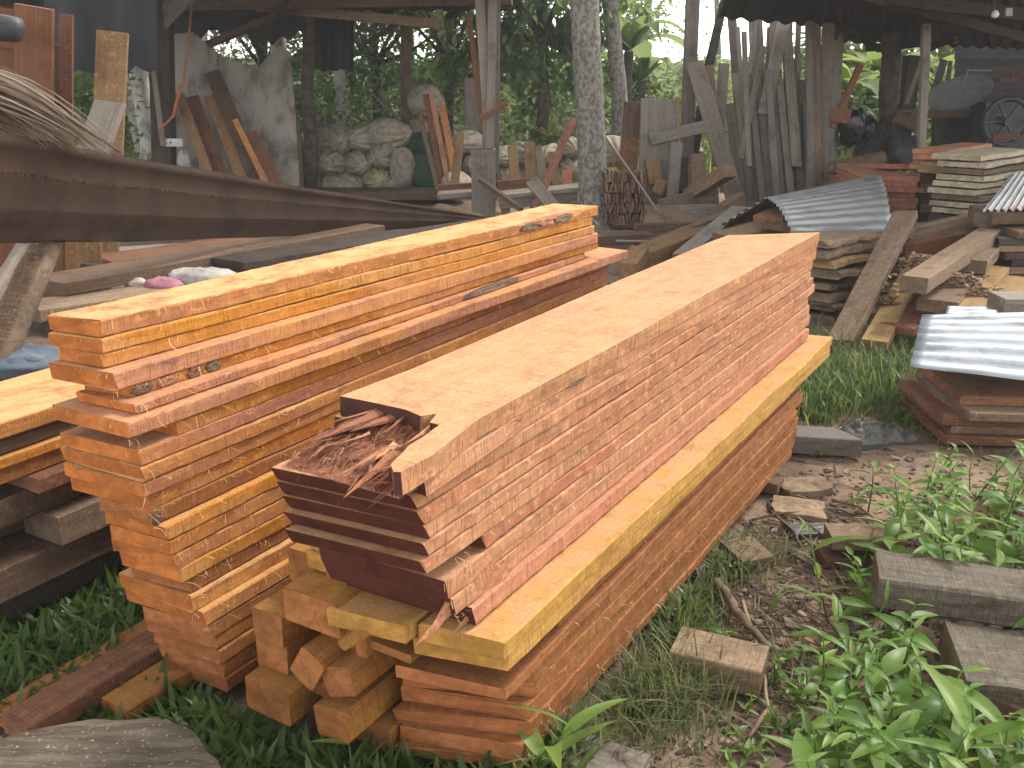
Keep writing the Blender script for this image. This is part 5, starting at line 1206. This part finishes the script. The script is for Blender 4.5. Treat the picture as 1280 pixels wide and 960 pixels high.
T_ = [ (560, 15.8, 2.6, (1.5, 1.2, 1.7), 3600, .17, 'leaf', "mango-like tree with hanging leaves left of the thick palm trunk", .3),
       (672, 14.6, 3.0, (1.35, 1.1, 1.7), 4300, .20, 'leaf', "big-leaved tree whose foliage hangs just left of the thick palm trunk", .35),
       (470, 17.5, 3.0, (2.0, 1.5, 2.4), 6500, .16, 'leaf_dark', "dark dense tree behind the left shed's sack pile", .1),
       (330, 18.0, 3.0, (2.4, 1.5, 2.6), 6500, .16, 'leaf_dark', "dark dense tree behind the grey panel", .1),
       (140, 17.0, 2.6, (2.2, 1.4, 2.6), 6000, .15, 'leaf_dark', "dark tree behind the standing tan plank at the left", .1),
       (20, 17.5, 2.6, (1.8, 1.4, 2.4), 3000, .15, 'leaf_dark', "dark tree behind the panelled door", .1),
       (610, 20.5, 4.4, (2.2, 1.6, 2.4), 3000, .18, 'leaf', "tall tree further back between the bundled poles and the palm", .2),
       (728, 19.5, 2.6, (1.3, 1.4, 2.0), 2800, .17, 'leaf', "tree directly behind the two palm trunks", .2),
       (806, 19.0, .85, (1.05, 1.0, .75), 3800, .13, 'leaf', "rounded bushy tree right of the slim palm trunk", .1),
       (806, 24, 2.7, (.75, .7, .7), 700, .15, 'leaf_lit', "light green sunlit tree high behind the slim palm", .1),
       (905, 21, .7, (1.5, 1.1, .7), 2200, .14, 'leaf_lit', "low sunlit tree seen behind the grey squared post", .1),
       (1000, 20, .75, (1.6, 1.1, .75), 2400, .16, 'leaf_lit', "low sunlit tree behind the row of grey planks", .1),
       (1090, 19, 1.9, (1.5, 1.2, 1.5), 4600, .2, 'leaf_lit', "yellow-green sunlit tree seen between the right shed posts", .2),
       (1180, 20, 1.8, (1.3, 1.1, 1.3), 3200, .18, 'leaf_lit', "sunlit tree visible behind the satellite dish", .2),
       (670, 26, 4.6, (1.8, 1.5, 2.0), 2200, .2, 'leaf', "high far tree above the mango-like one", .1),
       (520, 24, 4.0, (2.6, 1.6, 2.4), 4600, .2, 'leaf', "far tree over the left shed's right end", .1),
       (400, 24, 4.0, (3, 1.6, 2.8), 4600, .22, 'leaf_dark', "far dark tree over the sack pile", .1),
       (230, 24, 4.0, (3, 1.6, 2.8), 4600, .22, 'leaf_dark', "far dark tree behind the squared shed post", .1)]
for i, (px, Y, cz, rad, n, L, mt, lab, dr_) in enumerate(T_): tree(lab, px, Y, cz, rad, n, L, mt, 200 + i, droop=dr_, tr=.09 if Y < 20 else .13)
for i, (px, Y) in enumerate(((855, 27), (935, 24), (800, 29), (893, 30), (648, 22), (545, 21))):
    root = empty("slender_tree", gz(px, 190 if Y < 25 else 160, 0) * 1.0, f"{ORD[i + 1]} slender bare stem standing against the bright sky gap", "tree", 'slender stems'); b = at(px, 80, Y); b.z = 0; root.matrix_world = Matrix.Translation(b)
    mb = MB(); rr = random.Random(i); mb.tube([b, b + Vector((.1, 0, 2)), b + Vector((rr.uniform(-.3, .3), 0, 4.5)), b + Vector((rr.uniform(-.5, .5), 0, 8))], [.11, .09, .07, .04], 8); mb.build("trunk", M['trunk'], root, smooth=True)
    mb, _ = crown_mesh("crown", b + Vector((0, 0, 3.2 if px in (855, 893) else 6)), (.7, .6, 1.6), 170, .13, rr, 14); mb.build("crown", M['leaf'], root)

# undergrowth wall that nobody could count
mb = MB(); rr = random.Random(501)
for i in range(46000):
    Y = rr.uniform(14.6, 24); px = rr.uniform(-140, 1300); top = 1.5 + .5 * noise.noise((px * .012, Y * .3, 1)) + (Y - 15) * .06
    if 780 < px < 1040: top *= .62
    if px < 240 or 850 < px: top += .1
    z = top * (rr.random() ** .8) + ground_h(0, Y); b = at(px, 80, Y); p = Vector((b.x, Y, max(z, .03))); k = rr.uniform(.7, 1.4)
    leaf_quad(mb, p, .15 * k, .06 * k, rr, .0)
tag(mb.build("undergrowth", M['leaf']), "mass of green undergrowth behind the yard", "undergrowth", kind='stuff')
mb = MB(); rr = random.Random(502)
def blade(mb, p, h, w, rr, lean_=.5, n=3):
    a = rr.uniform(0, 6.283); d = Vector((math.cos(a), math.sin(a), 0)); s = Vector((-d.y, d.x, 0)) * (w / 2); k = rr.uniform(.15, 1) * lean_
    vs = []
    for i in range(n + 1):
        t = i / n; q = Vector(p) + d * (h * k * t * t) + Vector((0, 0, h * (t - .45 * k * t * t))); ww = (math.sin(math.pi * (t * .86 + .13)) if n > 3 else (1 - t) ** .7 if i else .7); vs += [q - s * ww, q + s * ww]
    mb.add(vs[:-1], [(2*i, 2*i + 1, 2*i + 3, 2*i + 2) for i in range(n - 1)] + [(2*n - 2, 2*n - 1, 2*n)])
for i in range(9000):
    Y = rr.uniform(13.8, 19); px = rr.uniform(-100, 1300); b = at(px, 80, Y); blade(mb, (b.x, Y, 0), rr.uniform(.25, .75), .03, rr, .8)
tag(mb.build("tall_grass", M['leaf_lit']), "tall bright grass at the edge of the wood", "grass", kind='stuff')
mb = MB(); rr = random.Random(503)
for i in range(16000):
    Y = rr.uniform(27, 37); px = rr.uniform(-200, 1300); top = 1.75 + .35 * noise.noise((px * .015, 3, 1)); b = at(px, 80, Y); leaf_quad(mb, Vector((b.x, Y, .1 + top * rr.random())), .32 * rr.uniform(.7, 1.3), .16, rr)
tag(mb.build("far_wood", M['leaf']), "far green mass of the wood behind the yard", "wood", kind='stuff')
# shrub with orange flower heads
fs_ = empty("flowering_shrub", at(682, 200, 14.2), "bright yellow-green shrub with an orange flower behind the stakes", "shrub")
mb, _ = crown_mesh("foliage", at(680, 180, 14.2), (.26, .2, .28), 700, .13, random.Random(3), 12); mb.build("foliage", M['leaf_lit'], fs_)
mb, _ = crown_mesh("flower", at(679, 162, 14.1), (.05, .05, .06), 40, .06, random.Random(4), 4); mb.build("flower", M['flower'], fs_)
# banana plants
def banana(label, px, Y, zc, n, L, seed, mat='leaf_lit'):
    rr = random.Random(seed); b = at(px, 80, Y); b.z = 0; root = empty("banana_plant", b, label, "plant", 'banana plants')
    mb = MB(); mb.tube([b, b + Vector((0, 0, zc * .6)), b + Vector((.05, 0, zc))], [.13, .11, .08], 9); mb.build("stem", M['trunk_dark'], root, smooth=True)
    for k in range(n):
        a = 2 * math.pi * k / n + rr.uniform(-.4, .4); d = Vector((math.cos(a), math.sin(a), 0)); s = Vector((-d.y, d.x, 0)); mb = MB(); m_ = 10; vs = []; el = rr.uniform(.3, 1.1)
        for i in range(m_ + 1):
            t = i / m_; q = b + Vector((0, 0, zc)) + d * (L * t * math.cos(el)) + Vector((0, 0, L * (t * math.sin(el) - .75 * t * t))); w = .24 * math.sin(min(1, t * 1.1 + .08) * math.pi) ** .6 + .01
            w *= 1 + rr.uniform(-.12, .12); vs += [q - s * w + Vector((0, 0, .05)), q, q + s * w + Vector((0, 0, .05))]
        mb.add(vs, [f for i in range(m_) for f in ((3*i, 3*i + 1, 3*i + 4, 3*i + 3), (3*i + 1, 3*i + 2, 3*i + 5, 3*i + 4))]); mb.build("leaf", M[mat], root, smooth=True)
banana("banana plant with big leaves between the palm trunks and the sky gap", 782, 17.0, 1.9, 8, 1.9, 1, 'leaf')
banana("second banana plant lower beside the slim palm trunk", 800, 18.5, 1.4, 7, 1.5, 2, 'leaf')
banana("sunlit banana plant behind the leaning grey planks", 1062, 16.0, 1.3, 8, 1.5, 3)
banana("sunlit banana plant by the trunk post of the right shed", 1092, 17.5, 1.6, 8, 1.6, 4)
banana("banana plant behind the dish in the right shed's gap", 1178, 18.0, 1.5, 7, 1.5, 5)
# palm crowns out of frame above the trunks
for i, (root, top) in enumerate(tall[:2]):
    rr = random.Random(60 + i); mb = MB()
    for k in range(14):
        a = 2 * math.pi * k / 14 + rr.uniform(-.2, .2); d = Vector((math.cos(a), math.sin(a), 0)); el = rr.uniform(-.1, 1.0)
        sp_ = [top + d * (2.6 * t * math.cos(el)) + Vector((0, 0, 2.6 * (t * math.sin(el) - .6 * t * t))) for t in [q / 10 for q in range(11)]]
        for q in range(1, 11):
            for sd in (-1, 1):
                for o_ in (0, .5):
                    p = sp_[q - 1].lerp(sp_[q], o_); e = p + Vector((-d.y, d.x, 0)) * sd * .45 + d * .2 + Vector((0, 0, -.25)); strip(mb, [p, p.lerp(e, .5), e], .02, d)
    mb.build("crown", M['leaf'], root)

# ---------------------------------------------------------------- grass and litter in the yard
def inside_stack(p):
    u, v = p.x * U.x + p.y * U.y, p.x * V.x + p.y * V.y
    if 1.66 < u < 4.15 and -1.36 < v < -.97: return True
    if 1.48 < u < 4.0 and -2.17 < v < -1.42: return True
    return False
def grass_patch(mb, n, x0, x1, y0, y1, h0, h1, w, rr, lean_, dens=None, nseg=5):
    c = 0; tries = 0
    while c < n and tries < n * 30:
        tries += 1; px, py = rr.uniform(x0, x1), rr.uniform(y0, y1)
        if dens and rr.random() > dens(px, py): continue
        p = gz(px, py, 0)
        if inside_stack(p): continue
        k = rr.uniform(.6, 1.2); blade(mb, (p.x, p.y, ground_h(p.x, p.y) - .005), rr.uniform(h0, h1) * k, w * rr.uniform(.7, 1.2), rr, lean_, nseg); c += 1
rr = random.Random(71); mb = MB()
def d_left(px, py):
    if py < 700 or px > 260: return 0 if py < 690 else .15
    return 1.0 if (px + (py - 700) * 0.2) < 190 - max(0, (py - 840)) * 1.2 else .12
grass_patch(mb, 3600, -40, 250, 690, 905, .06, .15, .021, rr, 1.0, d_left)
grass_patch(mb, 900, 90, 320, 850, 975, .06, .14, .022, rr, 1.0, lambda a, b: .9 if b > 860 else .2)
grass_patch(mb, 1500, 200, 700, 868, 1040, .06, .16, .022, rr, .9, lambda a, b: .9 if b > 880 else .3)
tag(mb.build("broad_grass", M['grass'], smooth=True), "broad-bladed dark green grass around the left stack's foot", "grass", kind='stuff')
rr = random.Random(72); mb = MB()
def blob(cx, cy, sx, sy): return lambda a, b: math.exp(-((a - cx) / sx) ** 2 - ((b - cy) / sy) ** 2)
for (cx, cy, sx, sy, n, h0, h1, w) in ((825, 870, 60, 34, 750, .08, .2, .005), (905, 700, 40, 22, 420, .05, .13, .005), (845, 770, 40, 30, 380, .06, .15, .006),                                     (700, 940, 30, 20, 120, .08, .2, .012), (960, 690, 30, 14, 150, .04, .1, .005), (1120, 545, 60, 12, 160, .03, .06, .006), (790, 930, 70, 30, 200, .05, .14, .005), (1010, 430, 20, 20, 200, .08, .2, .008)):
    grass_patch(mb, n, cx - 2 * sx, cx + 2 * sx, cy - 2 * sy, cy + 2 * sy, h0, h1, w, rr, 1.0, blob(cx, cy, sx, sy))
tag(mb.build("fine_grass", M['grass_dry'], smooth=True), "fine thin grass in tufts along the path and under the beams", "grass", kind='stuff')
rr = random.Random(77); mb = MB()
for (cx, cy, sx, sy, n, h0, h1, w) in ((1060, 480, 60, 28, 1900, .1, .24, .010), (1110, 440, 40, 18, 500, .08, .2, .010), (1020, 500, 30, 24, 700, .1, .22, .010), (1155, 522, 40, 10, 380, .04, .09, .014), (905, 705, 34, 20, 260, .05, .12, .009), (840, 775, 30, 26, 220, .06, .15, .011)):
    grass_patch(mb, n, cx - 2 * sx, cx + 2 * sx, cy - 2 * sy, cy + 2 * sy, h0, h1, w, rr, 1.0, blob(cx, cy, sx, sy))
tag(mb.build("green_grass", M['grass'], smooth=True), "lush green grass below the jumbled beams and along the path", "grass", kind='stuff')
# litter: chips, bark crumbs, dead leaves, twigs
rr = random.Random(73); mb = MB()
for i in range(3600):
    px, py = rr.uniform(640, 1290), rr.uniform(500, 1000) ** 1.0
    if rr.random() < .25: px, py = rr.uniform(-30, 700), rr.uniform(640, 1000)
    p = gz(px, py, 0)
    if inside_stack(p): continue
    z = ground_h(p.x, p.y) + .003; L = rr.uniform(.004, .022) * (2.2 if rr.random() < .08 else 1); w = L * rr.uniform(.2, .6); q = Matrix.Rotation(rr.uniform(0, 6.3), 3, 'Z') @ Matrix.Rotation(rr.uniform(-.5, .5), 3, 'Y'); h = rr.uniform(.002, .006)
    mb.add([Vector((p.x, p.y, z)) + q @ Vector(c) for c in ((-L, -w, 0), (L, -w * .6, 0), (L * .8, w, 0), (-L, w, .001), (-L * .8, -w * .7, h), (L * .7, -w * .5, h), (L * .6, w * .7, h), (-L * .7, w * .8, h))], [(4, 5, 6, 7), (0, 1, 5, 4), (1, 2, 6, 5), (2, 3, 7, 6), (3, 0, 4, 7)])
for i in range(800):
    px, py = rr.gauss(975, 70), rr.gauss(740, 95); p = gz(px, py, 0)
    if inside_stack(p): continue
    a = rr.gauss(.6, .7) + math.pi * .5; d = Vector((math.cos(a), math.sin(a), 0)); L = rr.uniform(.03, .2); z = ground_h(p.x, p.y) + .005; r0 = rr.uniform(.001, .0042)
    mid = Vector((p.x, p.y, z + rr.uniform(0, .015))) + Vector((-d.y, d.x, 0)) * rr.uniform(-.01, .01)
    mb.tube([Vector((p.x, p.y, z)) - d * L / 2, mid, Vector((p.x, p.y, z)) + d * L / 2], [r0, r0, r0 * .5], 4)
tag(mb.build("ground_litter", M['litter']), "wood chips, bark crumbs and twigs strewn over the earth", "litter", kind='stuff')
tag(SHAV.build("wood_shavings", M['shaving']), "curled pale shavings strewn over the jumbled beams", "shavings", kind='stuff')

# ---------------------------------------------------------------- broad-leaved weeds at the lower right
def leaf_mesh(name, L, w, fold=.25, curl=.35, n=6, tip=.9):
    vs = []
    for i in range(n + 1):
        t = i / n; ww = w * (math.sin(math.pi * min(1, t ** .75)) ** .8) * (1 - .25 * t) if 0 < i < n else .0008
        z = -curl * L * t * t; vs += [(L * t, -ww, z + fold * ww), (L * t, -ww * .5, z + fold * ww * .35), (L * t, 0, z), (L * t, ww * .5, z + fold * ww * .35), (L * t, ww, z + fold * ww)]
    fs = [(5*i + k, 5*i + k + 1, 5*i + k + 6, 5*i + k + 5) for i in range(n) for k in range(4)]
    me = mesh(name, vs, fs)
    for p in me.polygons: p.use_smooth = True
    return me
OVATE = [leaf_mesh("leaf", 1.0, .19, .3, .30), leaf_mesh("leaf", 1.0, .225, .2, .45), leaf_mesh("leaf", 1.0, .15, .35, .2)]
LANCE = [leaf_mesh("leaf", 1.0, .085, .4, .35, 8), leaf_mesh("leaf", 1.0, .11, .3, .55, 8)]
for me in OVATE + LANCE: me.materials.append(M['weed'])
def weed(px, py, h, rr, kind, label, group, z0=0., leafL=None):
    b = gz(px, py, z0); b.z = z0 - .005; root = empty("weed_plant", b, label, "weed", group)
    leanv = Vector((rr.gauss(0, .22), rr.gauss(-.05, .22), 1)).normalized(); pts = [b, b + leanv * h * .5, b + leanv * h + Vector((rr.gauss(0, .02), rr.gauss(0, .02), 0))]
    mb = MB(); mb.tube(pts, [.0035, .003, .0018], 5); mb.build("stem", M['weed'], root, smooth=True)
    nodes = max(3, int(h / .045)); a0 = rr.uniform(0, 6.3)
    for k in range(nodes):
        t = .18 + .82 * k / (nodes - 1); p = b.lerp(pts[2], t); L = (leafL or .085) * rr.uniform(.7, 1.25) * (1.0 if t < .85 else .7)
        for s in ((0, math.pi) if kind == 'ovate' else (0,)):
            a = a0 + k * (1.57 if kind == 'ovate' else 2.3) + s + rr.gauss(0, .25); el = rr.uniform(.0, .65) if kind == 'ovate' else rr.uniform(.4, 1.1)
            me = rr.choice(OVATE if kind == 'ovate' else LANCE)
            mtx = Matrix.Translation(p) @ Matrix.Rotation(a, 4, 'Z') @ Matrix.Rotation(-el, 4, 'Y') @ Matrix.Rotation(rr.gauss(0, .3), 4, 'X') @ Matrix.Scale(L, 4)
            o = bpy.data.objects.new("leaf", me); COL.objects.link(o); o.parent = root; o.matrix_parent_inverse = root.matrix_world.inverted(); o.matrix_world = mtx
    return root
rr = random.Random(90); GWD = 'broad-leaved weeds in the patch at the lower right'
spots = []
def weed_label(p):
    if p.y > 3.3: return "broad-leaved weed at the back of the weed patch, toward the corrugated sheet"
    if p.y > 2.66: return "broad-leaved weed growing just behind the thick weathered beam"
    if p.x < .95: return "broad-leaved weed at the path-side fringe of the weed patch"
    if p.y > 2.2: return "broad-leaved weed in front of the thick weathered beam's end"
    return "broad-leaved weed at the bottom edge before the weathered beams"
tries = 0
while len(spots) < 160 and tries < 6000:
    tries += 1; px, py = rr.uniform(985, 1400), rr.uniform(610, 1120)
    edge = 1105 - max(0, (py - 640)) * .27 + (60 if py < 660 else 0)
    if px < edge + rr.gauss(0, 18): continue
    p = gz(px, py, 0)
    if any((p - q).length < .062 for q in spots): continue
    # not inside the weathered beams
    if 1.03 < p.x < 2.0 and 2.44 < p.y < 2.66: continue
    if 1.15 < p.x and 1.98 < p.y < 2.4: continue
    spots.append(p)
    weed(px, py, rr.uniform(.13, .33), rr, 'ovate' if rr.random() < .72 else 'lance', weed_label(p), GWD, leafL=rr.choice((.06, .08, .09, .1, .115, .14)))
for (px, py, h, k, L, lab) in ((1180, 985, .30, 'lance', .24, "tall weed with long upright lance leaves beside the bark-edged slab"), (1240, 1010, .3, 'lance', .26, "lance-leaved weed before the lowest weathered beam"), (1130, 1000, .2, 'ovate', .14, "large-leaved weed at the bottom edge left of the weathered beams"),
                              (1085, 640, .2, 'ovate', .1, "pale weed stem rising alone at the path's edge"), (1262, 1030, .22, 'ovate', .16, "large glossy-leaved weed in the bottom right corner"), (1230, 720, .16, 'ovate', .11, "weed rising behind the thick weathered beam")):
    weed(px, py, h, rr, k, lab, GWD, leafL=L)
for (px, py, h, L, k, lab) in ((662, 975, .24, .2, 'lance', "single sprout with narrow leaves before the brown board ends"), (690, 980, .1, .1, 'lance', "short sprout at the near corner of the brown boards"), (925, 815, .08, .06, 'ovate', "small pale weed by the dark-sided block"), (985, 835, .06, .05, 'ovate', "tiny weed on the path beside the dry stalk"), (1010, 880, .1, .06, 'ovate', "small weed cluster left of the big patch"),
                              (50, 660, .08, .05, 'ovate', "small sprout under the old pile at the left edge"), (1024, 570, .04, .05, 'ovate', "seedling beside the block at the stack's far end"), (445, 985, .12, .12, 'lance', "grass-like sprout before the beam heap")):
    weed(px, py, h, rr, k, lab, 'small sprouts', leafL=L)
for i in range(26):
    px, py = rr.gauss(985, 26), rr.gauss(905, 60); weed(px, py, rr.uniform(.05, .1), rr, 'ovate', "small-leaved weed creeping over the earth left of the weed patch", 'small creeping weeds', leafL=rr.uniform(.03, .05))


# ---------------------------------------------------------------- added haze volume standing in for lens veil, lifting the darks
hb = MB(); hb.box((0, 16, 5.4), (70, 46, 13.0))
hz = hb.build("lens_veil_haze", None); tag(hz, kind='stuff')
hm, hnt = new_mat('veil_haze')
pv = nd(hnt, "ShaderNodeVolumePrincipled", {"Color": (.97, .985, 1.0, 1.0), "Density": .0022})
ho = nd(hnt, "ShaderNodeOutputMaterial"); hnt.links.new(pv.outputs[0], ho.inputs["Volume"]); hz.data.materials.append(hm)
